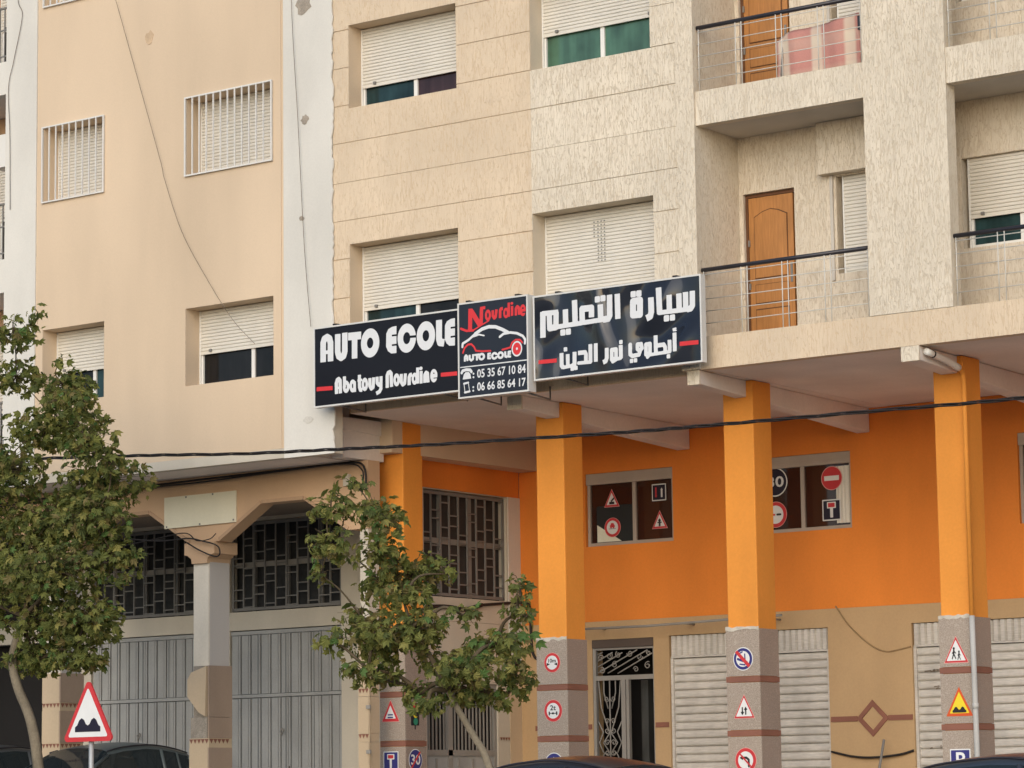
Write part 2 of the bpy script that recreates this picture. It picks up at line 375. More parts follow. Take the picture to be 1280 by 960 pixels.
def scroll(c, r, turns, a0, plane, n=18, sgn=1):
    P = []
    for i in range(n+1):
        t = i/n; q = a0+sgn*turns*2*math.pi*t; rr = r*(1-.78*t); P.append(plane(c[0]+rr*math.cos(q), c[1]+rr*math.sin(q)))
    return P
def lattice(parent, a0, a1, z0, z1, mapf, n, mat, seed, name='grille'):
    """welded ladder grille: uprights with paired rungs at staggered heights"""
    rnd = random.Random(seed); st = (a1-a0)/n; H = z1-z0
    def bar(p, q, r):
        (ax, az), (bx, bz) = p, q; g = G()
        if abs(ax-bx) < 1e-6: P = [(ax-r, az), (ax+r, az), (ax+r, bz), (ax-r, bz)]
        else: P = [(ax, az-r), (bx, az-r), (bx, az+r), (ax, az+r)]
        V = [mapf(u, d, z) for d in (-.012, .012) for u, z in P]
        return g.add(V, [(0, 1, 2, 3), (7, 6, 5, 4), (0, 4, 5, 1), (1, 5, 6, 2), (2, 6, 7, 3), (3, 7, 4, 0)])
    fr = G()
    for p, q in (((a0, z0), (a0, z1)), ((a1, z0), (a1, z1)), ((a0, z0+.02), (a1, z0+.02)), ((a0, z1-.02), (a1, z1-.02))):
        b = bar(p, q, .022); fr.add(b.V, b.F)
    root = fr.build(name, mat, parent)
    for i in range(1, n): b = bar((a0+i*st, z0+.04), (a0+i*st, z1-.04), .011); b.build('bar', mat, root)
    pat = [(.12, .24, .52, .60), (.04, .14, .40, .48, .74, .82), (.18, .28, .56, .66, .90), (.07, .32, .40, .68, .78)]
    for i in range(n):
        for h in pat[i % 4]:
            b = bar((a0+i*st+.012, z0+H*h), (a0+(i+1)*st-.012, z0+H*h), .009); b.build('rung', mat, root)
    return root

# ================================================================ MAIN BUILDING (right)
YF, YB = 30.58, 31.56
MB = empty('apartment_building', (-19, 33, -.5))
tag(MB, 'cream and beige stucco apartment building with loggias above an orange arcade on four columns', 'building')
TOP = 14.2
GRV = [5.45, 5.66, 6.185, 6.71, 7.24, 7.765, 8.287, 8.832, 9.35, 9.875, 10.4, 10.925, 11.45, 11.975, 12.5, 13.02, 13.55, TOP]
WIN = []
for k in (0, 1, 2):
    WIN.append((-25.0, -23.17, 6.28+3.02*k, 7.432+3.02*k)); WIN.append((-21.97, -20.11, 6.33+3.02*k, 7.462+3.02*k))
COREC = M('smooth_cream_render', (.60, .51, .39), .95, .1, 1.5, .03, 50, .1, 40)
COREP = M('smooth_peach_render', (.62, .485, .34), .95, .1, 1.5, .03, 50, .1, 40)
wall('wall_core', -25.285, -21.975, 5.45, TOP, [h for h in WIN if h[0] < -22.5], YF+.016, 31.2, COREP, MB)
wall('wall_core', -21.974, -19.725, 5.45, TOP, [h for h in WIN if h[0] > -22.5], YF+.016, 31.2, COREC, MB)
rj = random.Random(3)
for i in range(len(GRV)-1):
    a, b = GRV[i]+.005+rj.uniform(-.003, .003), GRV[i+1]-.005+rj.uniform(-.003, .003)
    for X0, X1, mat in ((-25.28, -21.9735, STP), (-21.973, -19.726, STC)):
        hs = [h for h in WIN if h[0] >= X0-.1 and h[1] <= X1+.1]
        cut = [h for h in hs if h[2] <= a and h[3] >= b]
        segs = [(X0, X1)]
        for h in cut: segs = [s for q in segs for s in ((q[0], h[0]), (h[1], q[1])) if s[1]-s[0] > .03]
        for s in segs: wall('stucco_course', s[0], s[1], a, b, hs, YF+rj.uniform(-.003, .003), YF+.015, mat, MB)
yw = 30.88
gl = {(0, 0): (GL_TEAL, GL_DARK), (0, 1): (GL_DARK, GL_DARK), (1, 0): (GL_TEAL, GL_PLUM), (1, 1): (GL_GREEN, GL_GREEN), (2, 0): (GL_DARK, GL_TEAL), (2, 1): (GL_DARK, GL_DARK)}
zsd = {(0, 0): 6.56, (0, 1): 6.33, (1, 0): 9.64, (1, 1): 9.86, (2, 0): 12.32, (2, 1): 13.0}
for i, h in enumerate(WIN):
    k, c = divmod(i, 2)
    roller_window(MB, h[0]+.004, h[1]-.004, h[2]+.004, h[3]-.004, yw, zsd[k, c], gl[k, c])
# columns of small dark perforations on the closed shutter slats
pw = G()
for j, x in enumerate((-21.2, -21.14, -21.09, -21.04)):
    for q in range(12 if j > 0 else 5): pw.box(x-.010, x+.010, yw-.026, yw-.0225, 7.30-.046*q*1.0-.012, 7.30-.046*q+.006)
kind(pw.build('slat_perforation', IRON, MB), 'stuff')

# pilasters and loggias
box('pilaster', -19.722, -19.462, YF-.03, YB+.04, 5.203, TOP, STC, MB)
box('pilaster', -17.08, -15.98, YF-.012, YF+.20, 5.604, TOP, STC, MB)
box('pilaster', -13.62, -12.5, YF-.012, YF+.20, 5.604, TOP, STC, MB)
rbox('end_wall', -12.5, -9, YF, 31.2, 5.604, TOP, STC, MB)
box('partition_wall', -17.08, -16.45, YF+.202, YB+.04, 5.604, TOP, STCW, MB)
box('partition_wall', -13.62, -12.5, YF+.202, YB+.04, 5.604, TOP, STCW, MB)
g = G().box(-19.458, -9, YF-.004, YF+.14, 5.2, 5.60); g.build('balcony_edge', STP, MB)
for k in (1, 2):
    z = 5.2+3.05*k
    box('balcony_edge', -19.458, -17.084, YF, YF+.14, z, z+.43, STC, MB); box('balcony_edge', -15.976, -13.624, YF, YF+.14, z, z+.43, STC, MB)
    box('loggia_ceiling', -19.458, -17.084, YF+.142, YB, z+.004, z+.2, SMOOTH, MB); box('loggia_ceiling', -16.446, -13.624, YF+.142, YB, z+.004, z+.2, SMOOTH, MB)
for k in (0, 1, 2):
    dz = 3.03*k; zf = 5.42 if k == 0 else 5.2+3.05*k+.204
    dh = (-19.40, -18.655, zf, 7.525+dz); wh = (-18.055, -17.10, 6.36+dz, 7.58+dz); wh2 = (-16.33, -14.9, 6.46+dz, 7.56+dz)
    zc = 8.253+3.05*k
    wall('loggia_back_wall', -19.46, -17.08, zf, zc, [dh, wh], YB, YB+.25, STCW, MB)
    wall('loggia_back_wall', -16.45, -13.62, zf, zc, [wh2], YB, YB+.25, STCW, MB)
    if k < 2:
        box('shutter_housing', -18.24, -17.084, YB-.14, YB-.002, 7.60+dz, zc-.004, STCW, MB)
        d = rbox('balcony_door', -19.36, -18.715, YB+.06, YB+.10, zf, 7.475+dz, WOOD, MB); d['label'] = 'orange varnished wooden balcony door standing slightly ajar'
        # frame, painted shade outlines and raised panels
        g = G(); g.box(-19.40, -19.362, YB+.05, YB+.13, zf, 7.52+dz); g.box(-19.362, -18.655, YB+.05, YB+.13, 7.48+dz, 7.52+dz); g.build('door_frame', WOODD, d)
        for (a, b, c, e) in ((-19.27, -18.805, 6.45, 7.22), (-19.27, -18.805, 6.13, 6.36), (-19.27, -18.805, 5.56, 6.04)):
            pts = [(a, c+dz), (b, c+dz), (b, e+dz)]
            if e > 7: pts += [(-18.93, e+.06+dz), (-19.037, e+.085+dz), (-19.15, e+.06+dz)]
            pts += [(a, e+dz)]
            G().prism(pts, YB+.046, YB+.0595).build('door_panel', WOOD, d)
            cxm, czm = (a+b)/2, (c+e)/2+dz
            G().prism([(cxm+(x-cxm)*1.05, czm+(z-czm)*(1.03 if e > 7 else 1.07)) for x, z in pts], YB+.0545, YB+.0598).build('panel_shade_line', WOODD, d)  # dark outline: groove shade round the panel put into the colour
        for zz in (6.9, 6.35): box('hinge', -19.366, -19.345, YB+.04, YB+.06, zz+dz-.04, zz+dz+.04, IRON, d)
        box('lock_plate', -18.765, -18.735, YB+.05, YB+.0595, 6.35+dz, 6.6+dz, IRON, d)
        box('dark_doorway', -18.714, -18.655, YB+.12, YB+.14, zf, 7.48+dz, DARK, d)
        roller_window(MB, wh[0]+.06, wh[1], wh[2], wh[3], YB+.08, wh[2], (GL_DARK, GL_DARK))
        roller_window(MB, wh2[0]+.06, wh2[1], wh2[2], wh2[3], YB+.08, 6.83+dz, (GL_TEAL, GL_DARK))
        railing(MB, -19.45, -17.085, 5.6+3.06*k, 6.44+3.06*k, YF+.06)
        railing(MB, -15.975, -13.63, 5.6+3.06*k, 6.44+3.06*k, YF+.06)
        if k == 0: box('cable_duct', -18.13, -18.09, YB-.03, YB-.002, 6.28, 7.59, SMOOTH, MB)
        if k == 1: box('cable_duct', -18.10, -18.06, YB-.03, YB-.002, 9.0, 10.5, SMOOTH, MB)

# body behind the fronts so that no light leaks in from the back
for a, b in ((-25.28, -9.0),): rbox('rear_block', a, b, 32.0, 44, 5.41, TOP, SMOOTH, MB)
rbox('roof', -25.28, -9, YF+.03, 44, TOP+.002, TOP+.25, SMOOTH, MB)

# arcade: slab, recessed fascia, beams, columns
rbox('arcade_ceiling', -25.3, -19.462, 30.955, 35.6, 5.2, 5.40, SOFFIT, MB)
rbox('arcade_ceiling', -19.46, -9, 30.722, 35.6, 5.204, 5.40, SOFFIT, MB)
box('slab_edge', -25.28, -19.73, 30.90, 30.953, 5.2, 5.448, STP, MB)
cols = [(-25.74, -25.30, 32.08), (-22.885, -22.44, 31.86), (-19.892, -19.45, 31.75), (-16.845, -16.44, 31.64), (-13.9, -13.46, 31.55)]
beams = [((-25.74, -25.53, 31.05), (-25.62, -25.40)), ((-22.69, -22.47, 31.0), (-22.82, -22.61)), ((-19.65, -19.485, 30.60), (-19.92, -19.72)), ((-16.68, -16.45, 30.60), (-16.95, -16.74)), ((-13.7, -13.5, 30.6), (-13.9, -13.7))]
for (f0, f1, fy), (b0, b1) in beams:
    z0, z1 = 5.025, 4.87
    g = G().hexa([(f0, fy, z0), (f0, fy, 5.198), (b0, 35.19, z1), (b0, 35.19, 5.198), (f1, fy, z0), (f1, fy, 5.198), (b1, 35.19, z1), (b1, 35.19, 5.198)])
    bm = g.build('beam', SOFFIT, MB); bv = bm.modifiers.new('edge', 'BEVEL'); bv.width = .012; bv.segments = 2; box('beam_end', f0-.004, f1+.004, fy-.03, fy-.002, z0-.004, 5.196, STC, bm)
for i, (a, b, yf) in enumerate(cols):
    c = rbox('column', a, b, yf, yf+.44, -.5, 5.196, ORANGE, MB)
    bv = c.modifiers.new('edge', 'BEVEL'); bv.width = .014; bv.segments = 2
    t = .022; zz = 2.085
    dy = yf+.44
    for lev in range(4):
        lo = zz-.59
        jit = [rj.uniform(-.003, .003) for _ in range(3)]
        box('tile', a-t, b+t, yf-t+jit[0], yf-.001, lo+.003, zz-.003, TILE, c)
        box('tile', b+.001, b+t+jit[1], yf+.001, dy, lo+.003, zz-.003, TILE_SHADE, c); box('tile', a-t, a-.001, yf+.001, dy, lo+.003, zz-.003, TILE_SHADE, c)
        if lev < 3:
            box('band', a-t-.004, b+t+.004, yf-t-.004, yf-.001, lo-.072, lo-.002, BAND, c)
            box('band', b+.001, b+t+.004, yf+.001, dy, lo-.072, lo-.002, BAND, c); box('band', a-t-.004, a-.001, yf+.001, dy, lo-.072, lo-.002, BAND, c)
        zz = lo-.075
    # mortar smear along the joint of paint and tile
    g = G(); rr = random.Random(i)
    n = 12; xs = [a-t+(b-a+2*t)*q/n for q in range(n+1)]; top = [2.10+rr.uniform(0, .018) for _ in xs]; bot = [2.083-rr.uniform(0, .03) for _ in xs]
    g.add([(x, yf-t-.006, z) for x, z in zip(xs, top)]+[(x, yf-t-.006, z) for x, z in zip(xs, bot)]+[(x, yf, z) for x, z in zip(xs, top)],
          [(q+n+1, q+n+2, q+1, q) for q in range(n)]+[(q, q+1, q+2*n+3, q+2*n+2) for q in range(n)])
    g.build('mortar_joint', M('mortar', (.55, .50, .42), .95, .2, 8, .1, 60), c)

# arcade back wall
YW = 35.2
wins = [(-24.42, -22.92, 3.6, 4.65), (-21.54, -20.04, 3.6, 4.65), (-17.54, -16.04, 3.49, 4.68)]
gate_h = (-24.34, -23.29, -.5, 2.26); shops = [(-23.03, -20.46, -.5, 2.27), (-19.18, -16.61, -.5, 2.27), (-15.33, -12.76, -.5, 2.27)]
wall('arcade_wall', -25.6, -9, 2.522, 5.2, wins, YW, YW+.25, OWALL, MB)
wall('arcade_wall', -25.6, -9, -.5, 2.52, [gate_h]+shops, YW-.008, YW+.25, TAN, MB)
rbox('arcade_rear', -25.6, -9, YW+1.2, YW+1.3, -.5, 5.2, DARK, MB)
# oxblood band with a diamond on the pier between the shops
for a, b in ((-25.35, -24.36), (-23.27, -23.05), (-20.44, -20.035), (-19.565, -19.20), (-16.59, -16.3), (-15.6, -15.35)):
    box('band', a, b, YW-.022, YW-.009, .995, 1.065, BAND, MB)
cx, cz, R = -19.8, 1.03, .245
for q in range(4):
    a0 = q*math.pi/2; a1 = a0+math.pi/2; ri = R-.085
    P = [(cx+R*math.cos(a0), cz+R*math.sin(a0)), (cx+R*math.cos(a1), cz+R*math.sin(a1)), (cx+ri*math.cos(a1), cz+ri*math.sin(a1)), (cx+ri*math.cos(a0), cz+ri*math.sin(a0))]
    G().prism(P, YW-.024, YW-.009).build('diamond_tile', BAND, MB)
# shop shutters: corrugated box on top, one object per slat
for si, (a, b, z0, z1) in enumerate(shops):
    y = YW+.06; g = G(); n = 26; st = (b-a-.02)/n
    for i in range(n):
        x = a+.01+i*st; V = [(x, y, 1.98), (x+st*.12, y-.04, 1.98), (x+st*.68, y-.04, 1.98), (x+st*.9, y, 1.98), (x+st, y, 1.98)]
        V += [(p[0], p[1], 2.262) for p in V]; g.add(V, [(q, q+1, q+6, q+5) for q in range(4)])
    g.box(a+.005, b-.005, y-.03, y+.02, 1.955, 1.98)
    sh = g.build('shop_shutter', SHOP, MB)
    sm = None; z = 1.95; k = 0; rr = random.Random(si)
    while z > -.5:
        h = .112
        V = []
        for dy, dz in ((.05, 0), (.014, -.006), (0, -.030), (-.002, -.080), (.006, -.100), (.05, -.112)): V += [(a+.03, y+dy, z+dz), (b-.03, y+dy, z+dz)]
        F = [(q, q+2, q+3, q+1) for q in range(0, 10, 2)]
        if sm is None:
            o = mesh('slat', V, F, SHOP, sh, True); sm = o.data
        else:
            o = link(bpy.data.objects.new('slat', sm)); place(o, ((a+b)/2, y+.024, z-.056), sh); o.rotation_euler = (rr.uniform(-.05, .05), rr.uniform(-.0008, .0008), 0)
        z -= h
    for x in (a+.002, b-.042): box('guide_rail', x, x+.04, y-.035, y+.05, -.5, 1.954, SHOP, sh)
# scuffs on the second shutter
g = G(); rr = random.Random(5)
for (x, z, L_) in ((-18.95, 1.62, .22), (-18.72, 1.50, .16), (-18.85, 1.40, .25), (-18.62, 1.30, .12), (-18.9, .62, .10)):
    for q in range(5):
        xx = x+rr.uniform(-.1, .1); zz = z+rr.uniform(-.015, .015); w_ = rr.uniform(.03, .12)
        g.add([(xx, YW+.057, zz), (xx+w_, YW+.057, zz+.008), (xx+w_*.9, YW+.057, zz+.022), (xx+.01, YW+.057, zz+.016)], [(0, 1, 2, 3)])
kind(g.build('rust_scuff', M('scuff', (.20, .16, .12), .9, .3, 8, .2, 60), MB), 'stuff')

# arcade windows with tinted panes
for i, (a, b, z0, z1) in enumerate(wins):
    y = YW+.05; g = G(); f = .05; zt = z1-.16
    g.box(a+.003, b-.003, y-.03, y+.06, zt, z1-.003); g.box(a+.003, a+f, y, y+.06, z0+.003, zt-.001); g.box(b-f, b-.003, y, y+.06, z0+.003, zt-.001)
    g.box(a+f, b-f, y, y+.06, z0+.003, z0+f); m = (a+b)/2 + (.06 if i == 0 else -.04); g.box(m-.03, m+.03, y, y+.06, z0+f, zt-.001)
    g.box(a+.003, b-.003, y-.036, y-.031, zt+.05, zt+.062)
    wd = g.build('window', M('taupe_aluminium', (.42, .36, .30), .5, .08, 3, .03, 60, spec=.4), MB)
    for p, q in ((a+f, m-.03), (m+.03, b-f)): box('pane', p, q, y+.03, y+.035, z0+f, zt, GL_ARC, wd)
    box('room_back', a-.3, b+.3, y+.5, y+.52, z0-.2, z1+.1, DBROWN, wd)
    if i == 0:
        mesh('pale_triangle', [(a+.15, y+.022, z0+.06), (a+.57, y+.022, z0+.06), (a+.15, y+.022, z0+.31)], [(0, 1, 2)], M('pale_cream', (.75, .74, .60), .9, .05), wd)  # plain cream triangle on the pane
        box('reflection_panel', a+.14, m-.04, y+.026, y+.0285, z0+.05, z0+.58, M('reflection_dark', (.025, .027, .027), .8, .1), wd)  # dark reflection in the glass drawn as a flat panel
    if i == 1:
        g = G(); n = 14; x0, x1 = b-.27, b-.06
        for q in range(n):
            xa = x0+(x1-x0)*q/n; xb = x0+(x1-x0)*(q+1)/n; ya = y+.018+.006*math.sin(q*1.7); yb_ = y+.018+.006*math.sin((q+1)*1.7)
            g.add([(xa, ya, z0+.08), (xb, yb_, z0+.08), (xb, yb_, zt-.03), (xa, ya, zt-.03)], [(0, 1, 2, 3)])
        g.build('reflection_strip', M('pale_reflection', (.72, .70, .62), .9, .05), wd)  # reflected white building drawn as a pale pleated strip

# iron entrance gate with scrollwork, right leaf open
a, b, z0, z1 = gate_h; y = YW+.03
pl = lambda u, z: (u, y, z)
g = G(); g.box(a+.003, a+.05, y-.03, y+.03, -.5, 2.14); g.box(b-.02, b-.003, y-.03, y+.03, -.5, 2.14); g.box(a+.05, b-.02, y-.03, y+.03, 1.68, 1.745); g.box(a+.05, b-.02, y-.02, y+.02, 2.11, 2.14)
g.box(-23.86, -23.79, y-.03, y+.03, -.5, 1.68); g.box(-23.775, -23.73, y-.03, y+.03, -.5, 1.68); g.box(a+.05, -23.86, y-.02, y+.02, .16, .22)
gt = g.build('entrance_gate', IRONL, MB); gt['label'] = 'grey iron entrance gate with scrollwork, right leaf open'
box('lintel', a+.003, b-.003, y-.05, y+.10, 2.142, 2.257, M('dark_lintel', (.10, .075, .06), .9, .1), gt)
T_ = lambda pts, r=.010: tube('scroll_bar', pts, r, IRONL, gt, 5)
for q in range(6):                                                       # raking bars of the transom
    x0 = a+.07; zz = 1.62+.085*q; P = [(x0+(b-.05-x0)*t, zz+.42*t) for t in np.linspace(0, 1, 12)]
    P = [(x, z) for x, z in P if 1.75 < z < 2.10]
    if len(P) > 1: T_([pl(*p) for p in P])
for (x, z, r, a0, s) in ((-24.22, 2.0, .05, 0, 1), (-24.07, 2.03, .055, 1, -1), (-23.92, 2.04, .05, 2, 1), (-23.72, 2.05, .05, 3, 1), (-23.55, 2.0, .05, 0, -1), (-23.42, 1.87, .055, 1, 1), (-24.2, 1.82, .05, 2, -1), (-23.62, 1.82, .045, 3, -1), (-23.98, 1.90, .05, 1, 1), (-23.40, 2.05, .04, 2, 1)):
    T_(scroll((x, z), r, 1.3, a0, pl, sgn=s), .008)
xc = (a+.05-23.86)/2                                                      # left leaf
T_([pl(xc, .22), pl(xc, 1.68)], .011)
for s in (-1, 1):
    T_([pl(xc+s*.19, 1.68), pl(xc+s*.15, 1.30), pl(xc+s*.03, .98), pl(xc, .93)]); T_([pl(xc+s*.10, 1.68), pl(xc+s*.10, 1.5), pl(xc+s*.03, 1.28)])
    T_([pl(xc, .95), pl(xc+s*.12, .80), pl(xc, .64)]); T_([pl(xc+s*.19, .22), pl(xc+s*.16, .55), pl(xc+s*.10, .66), pl(xc+s*.03, .62)])
    T_([pl(xc+s*.20, 1.1), pl(xc+s*.12, .95), pl(xc+s*.19, .80), pl(xc+s*.12, .66)]); T_([pl(xc+s*.08, .22), pl(xc+s*.06, .42), pl(xc, .5)])
    for z, q in ((1.42, 1), (1.10, -1), (.97, 1), (.80, -1), (.66, 1), (.50, -1)): T_(scroll((xc+s*.055, z), .045, 1.2, math.pi if s > 0 else 0, pl, 14, s*q), .008)
box('hall_wall', -23.72, -23.60, YW+.3, YW+1.1, -.5, 1.68, M('hall_grey', (.06, .06, .055), .8, .3, 4), gt)

# side wall of the arcade (faces right): lattice window above, grey gate below
XS = -25.6
def turned(g): return G().add([(XS+.0-(v[1]), v[0], v[2]) for v in g.V], [tuple(reversed(f)) for f in g.F])     # slab drawn in (Y, depth, Z)
gw = (32.92, 34.88, 2.86, 4.37); gg = (32.95, 34.62, -.5, 1.66)
def sidewall(name, z0, z1, y0, y1, holes, mat, d0=0.):
    xs = [y0, y1]; zs = [z0, z1]; H = []
    for p, q, r, s in holes:
        p, q, r, s = max(p, y0), min(q, y1), max(r, z0), min(s, z1)
        if p < q and r < s: H.append((p, q, r, s)); xs += [p, q]; zs += [r, s]
    g = slab(xs, zs, lambda x, z: not any(p < x < q and r < z < s for p, q, r, s in H), d0, .25)
    return turned(g).build(name, mat, MB)
sidewall('side_wall', 4.385, 5.19, 32.5, 35.19, [], OWALL)
box('downstand', -25.735, -25.535, 31.08, 31.95, 4.645, 5.02, SOFFIT, MB)
sidewall('side_wall', 2.525, 4.38, 32.5, 34.903, [gw], CREAM, .004)
sidewall('window_jamb', 2.0, 4.383, 34.905, 35.198, [], WHITE, -.012)
sidewall('side_wall', -.5, 2.52, 32.5, 34.90, [gg], CREAM, .004)
sidewall('side_wall', -.5, 1.995, 34.905, 35.198, [], TANL, -.006)
ms = lambda u, d, z: (XS-.06+d, u, z)
lt = lattice(MB, gw[0]+.02, gw[1]-.02, gw[2]+.02, gw[3]-.02, ms, 9, IRON, 2, 'window_grille')
box('pane', XS-.16, XS-.15, gw[0], gw[1], gw[2], gw[3], M('matt_pane', (.055, .050, .046), .7, .3, 3, .1, 30), lt)  # matt dark grey, so the pane mirrors nothing
for u in (33.4, 34.1): box('window_mullion', XS-.145, XS-.11, u, u+.07, gw[2], gw[3], IRONL, lt)
box('window_rail', XS-.149, XS-.112, gw[0], gw[1], 3.62, 3.70, IRONL, lt)
# grey gate of the side entrance
g = G(); y0, y1 = gg[0], gg[1]; X = XS-.06
for p, q, r, s in ((y0, y0+.06, -.5, 1.66), (y1-.06, y1, -.5, 1.66), (y0+.06, y1-.06, 1.58, 1.66), (y0+.06, y1-.06, .64, .72), (33.48, 33.58, -.5, 1.58)): g.box(X-.03, X+.03, p, q, r, s)
sg = g.build('side_gate', IRONL, MB); sg['label'] = 'grey metal side gate with barred upper half'
u = y0+.12
while u < y1-.1:
    if not 33.44 < u < 33.62: box('gate_bar', X-.01, X+.01, u-.008, u+.008, .72, 1.58, IRONL, sg)
    u += .085
for p, q in ((y0+.06, 33.48), (33.58, y1-.06)):
    box('gate_panel', X-.012, X+.008, p, q, -.45, .64, GALV, sg)
    n = 3 if q-p > .6 else 1
    for i in range(n): box('gate_rib', X+.009, X+.03, p+(q-p)*(i+.4)/n, p+(q-p)*(i+.4)/n+.03, -.4, .6, IRONL, sg)
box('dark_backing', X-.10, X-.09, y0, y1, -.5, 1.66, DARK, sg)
mz = G()
for k in range(4): 
    u0 = 34.645+k*.062; mz.add([(XS+.010, u0, .905), (XS+.010, u0+.06, .905), (XS+.010, u0+.03, .855)], [(0, 1, 2)])
    mz.add([(XS+.010, u0, 1.53), (XS+.010, u0+.06, 1.53), (XS+.010, u0+.03, 1.48)], [(0, 1, 2)])
mz.build('triangle_frieze', BAND, MB)

# ================================================================ LEFT BUILDING (own frame: u along the street, v into the block)
LB = empty('apartment_building', (-26.14, 30.58, 0), math.radians(-1.2), True)
tag(LB, 'plain peach apartment building with white corner strips and a street arcade of clipped arches', 'building')
LW = [(-4.72, -3.48, 8.785, 9.885), (-1.84, -.225, 8.785, 9.885), (-1.86, -.21, 5.79, 6.885), (-4.72, -3.46, 5.79, 6.885), (-4.72, -3.48, 11.73, 12.83), (-1.84, -.225, 11.73, 12.83)]
wall('wall', -4.865, -.012, 4.77, TOP+.4, LW, 0, .45, PEACH, LB)
g = G().box(-.11, -.055, -.012, -.001, 4.77, TOP); g.build('corner_bead', PEACH, LB)
# white corner strip whose plaster laps raggedly over the neighbour's stucco
rr = random.Random(11); n = 190; zs = [4.63+(TOP+.4-4.63)*i/n for i in range(n+1)]; xe = []; e = 0.
for z in zs: e = e*.65+rr.uniform(-.018, .018); xe.append(.872+e+(.02 if rr.random() < .06 else 0))
V = [(-.01, -.012, z) for z in zs]+[(x, -.012, z) for x, z in zip(xe, zs)]+[(x+.006, .004, z) for x, z in zip(xe, zs)]+[(-.01, .004, z) for z in zs]
m_ = n+1; F = []
for i in range(n): F += [(i, m_+i, m_+i+1, i+1), (m_+i, 2*m_+i, 2*m_+i+1, m_+i+1), (3*m_+i, i, i+1, 3*m_+i+1)]
mesh('corner_strip', V, F, WHITE, LB)
box('corner_block', -.008, .852, .006, .20, 4.64, TOP+.4, CREAM, LB); box('corner_block', -.008, .33, .202, .95, 4.642, 5.4, SOFFIT, LB)
box('corner_strip', -5.525, -4.867, -.02, .9, 4.64, TOP+.4, WHITE, LB)
box('fascia', -14, -.011, -.012, .12, 4.636, 4.767, CREAM, LB)
box('overhang_soffit', -14, -.012, .125, .95, 4.64, 4.75, SOFFIT, LB)
box('rear_block', -14, .80, 1.3, 13, 4.76, TOP+.4, PEACH, LB)
# windows
for i, h in enumerate(LW):
    low = i in (2, 3)
    zs_ = 6.285 if i == 2 else 6.30 if i == 3 else h[2]
    roller_window(LB, h[0]+.004, h[1]-.004, h[2]+.004, h[3]-.004, .31, zs_, (GL_DARK, GL_DARK) if i == 2 else (GL_DARK, GL_TEAL), pitch=.048, mull=.6)
    if not low:
        x0, x1, z0, z1 = h; g = G(); q = .016
        g.box(x0-.02, x0, -.04, -.015, z0-.02, z1+.02); g.box(x1, x1+.02, -.04, -.015, z0-.02, z1+.02); g.box(x0, x1, -.04, -.015, z0-.02, z0); g.box(x0, x1, -.04, -.015, z1, z1+.02)
        gr = g.build('window_grille', RAILW, LB); nb = 9 if x1-x0 < 1.4 else 12
        for k in range(1, nb): x = x0+(x1-x0)*k/nb; box('bar', x-.008, x+.008, -.040, -.022, z0, z1, RAILW, gr)
# scars in the plaster
def scar(name, u, z, rx, rz, v, mat, seed, nn=14):
    rr = random.Random(seed); P = [(u+rx*(.75+.5*rr.random())*math.cos(2*math.pi*i/nn), z+rz*(.75+.5*rr.random())*math.sin(2*math.pi*i/nn)) for i in range(nn)]
    G().prism(P, v-.006, v-.001).build(name, mat, LB)
scar('plaster_patch', -2.577, 10.9, .085, .10, 0, M('patch_mortar', (.60, .44, .29), .95, .2, 6, .1, 60), 1)
for i, (u, z, a, b) in enumerate(((.387, 9.25, .065, .065), (.37, 10.88, .13, .15), (.322, 7.89, .04, .035), (.42, 5.12, .08, .05))):
    scar('plaster_scar', u, z, a, b, -.012, SCAR if i < 3 else M('grey_smear', (.60, .57, .51), .95, .2, 6, .1, 60), 20+i)
# far-left loggia column beyond the white strip
for k in range(4):
    z = 4.76+(0 if k == 0 else 2.78+3.0*(k-1)); zt = z+(.30 if k == 0 else .5)
    box('balcony_edge', -9.5, -5.53, 0, .15, z, zt, WHITE, LB); box('loggia_floor', -9.5, -5.53, .152, 1.1, z+.004, zt-.1, SOFFIT, LB)
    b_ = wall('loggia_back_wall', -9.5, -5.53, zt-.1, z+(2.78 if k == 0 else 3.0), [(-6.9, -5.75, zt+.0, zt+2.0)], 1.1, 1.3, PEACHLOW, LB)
    r = tube('railing', [(-9.5, .07, zt+.85), (-5.535, .07, zt+.85)], .02, IRON, LB)
    for q in range(40):
        u = -5.56-q*.1; box('baluster', u-.008, u+.008, .062, .078, zt, zt+.85, IRON, r)
    for zz in (.1, .5): box('rail_bar', -9.5, -5.535, .06, .08, zt+zz, zt+zz+.02, IRON, r)
    roller_window(LB, -6.9, -5.75, zt, zt+2.0, 1.16, zt+.9, (GL_DARK, GL_DARK))
G().box(-6.2, -5.6, .35, .65, 9.55, 10.05).build('air_conditioner', PVC, LB)
rbox('end_wall', -14, -9.5, 0, 1.2, 4.77, TOP+.4, PEACH, LB)

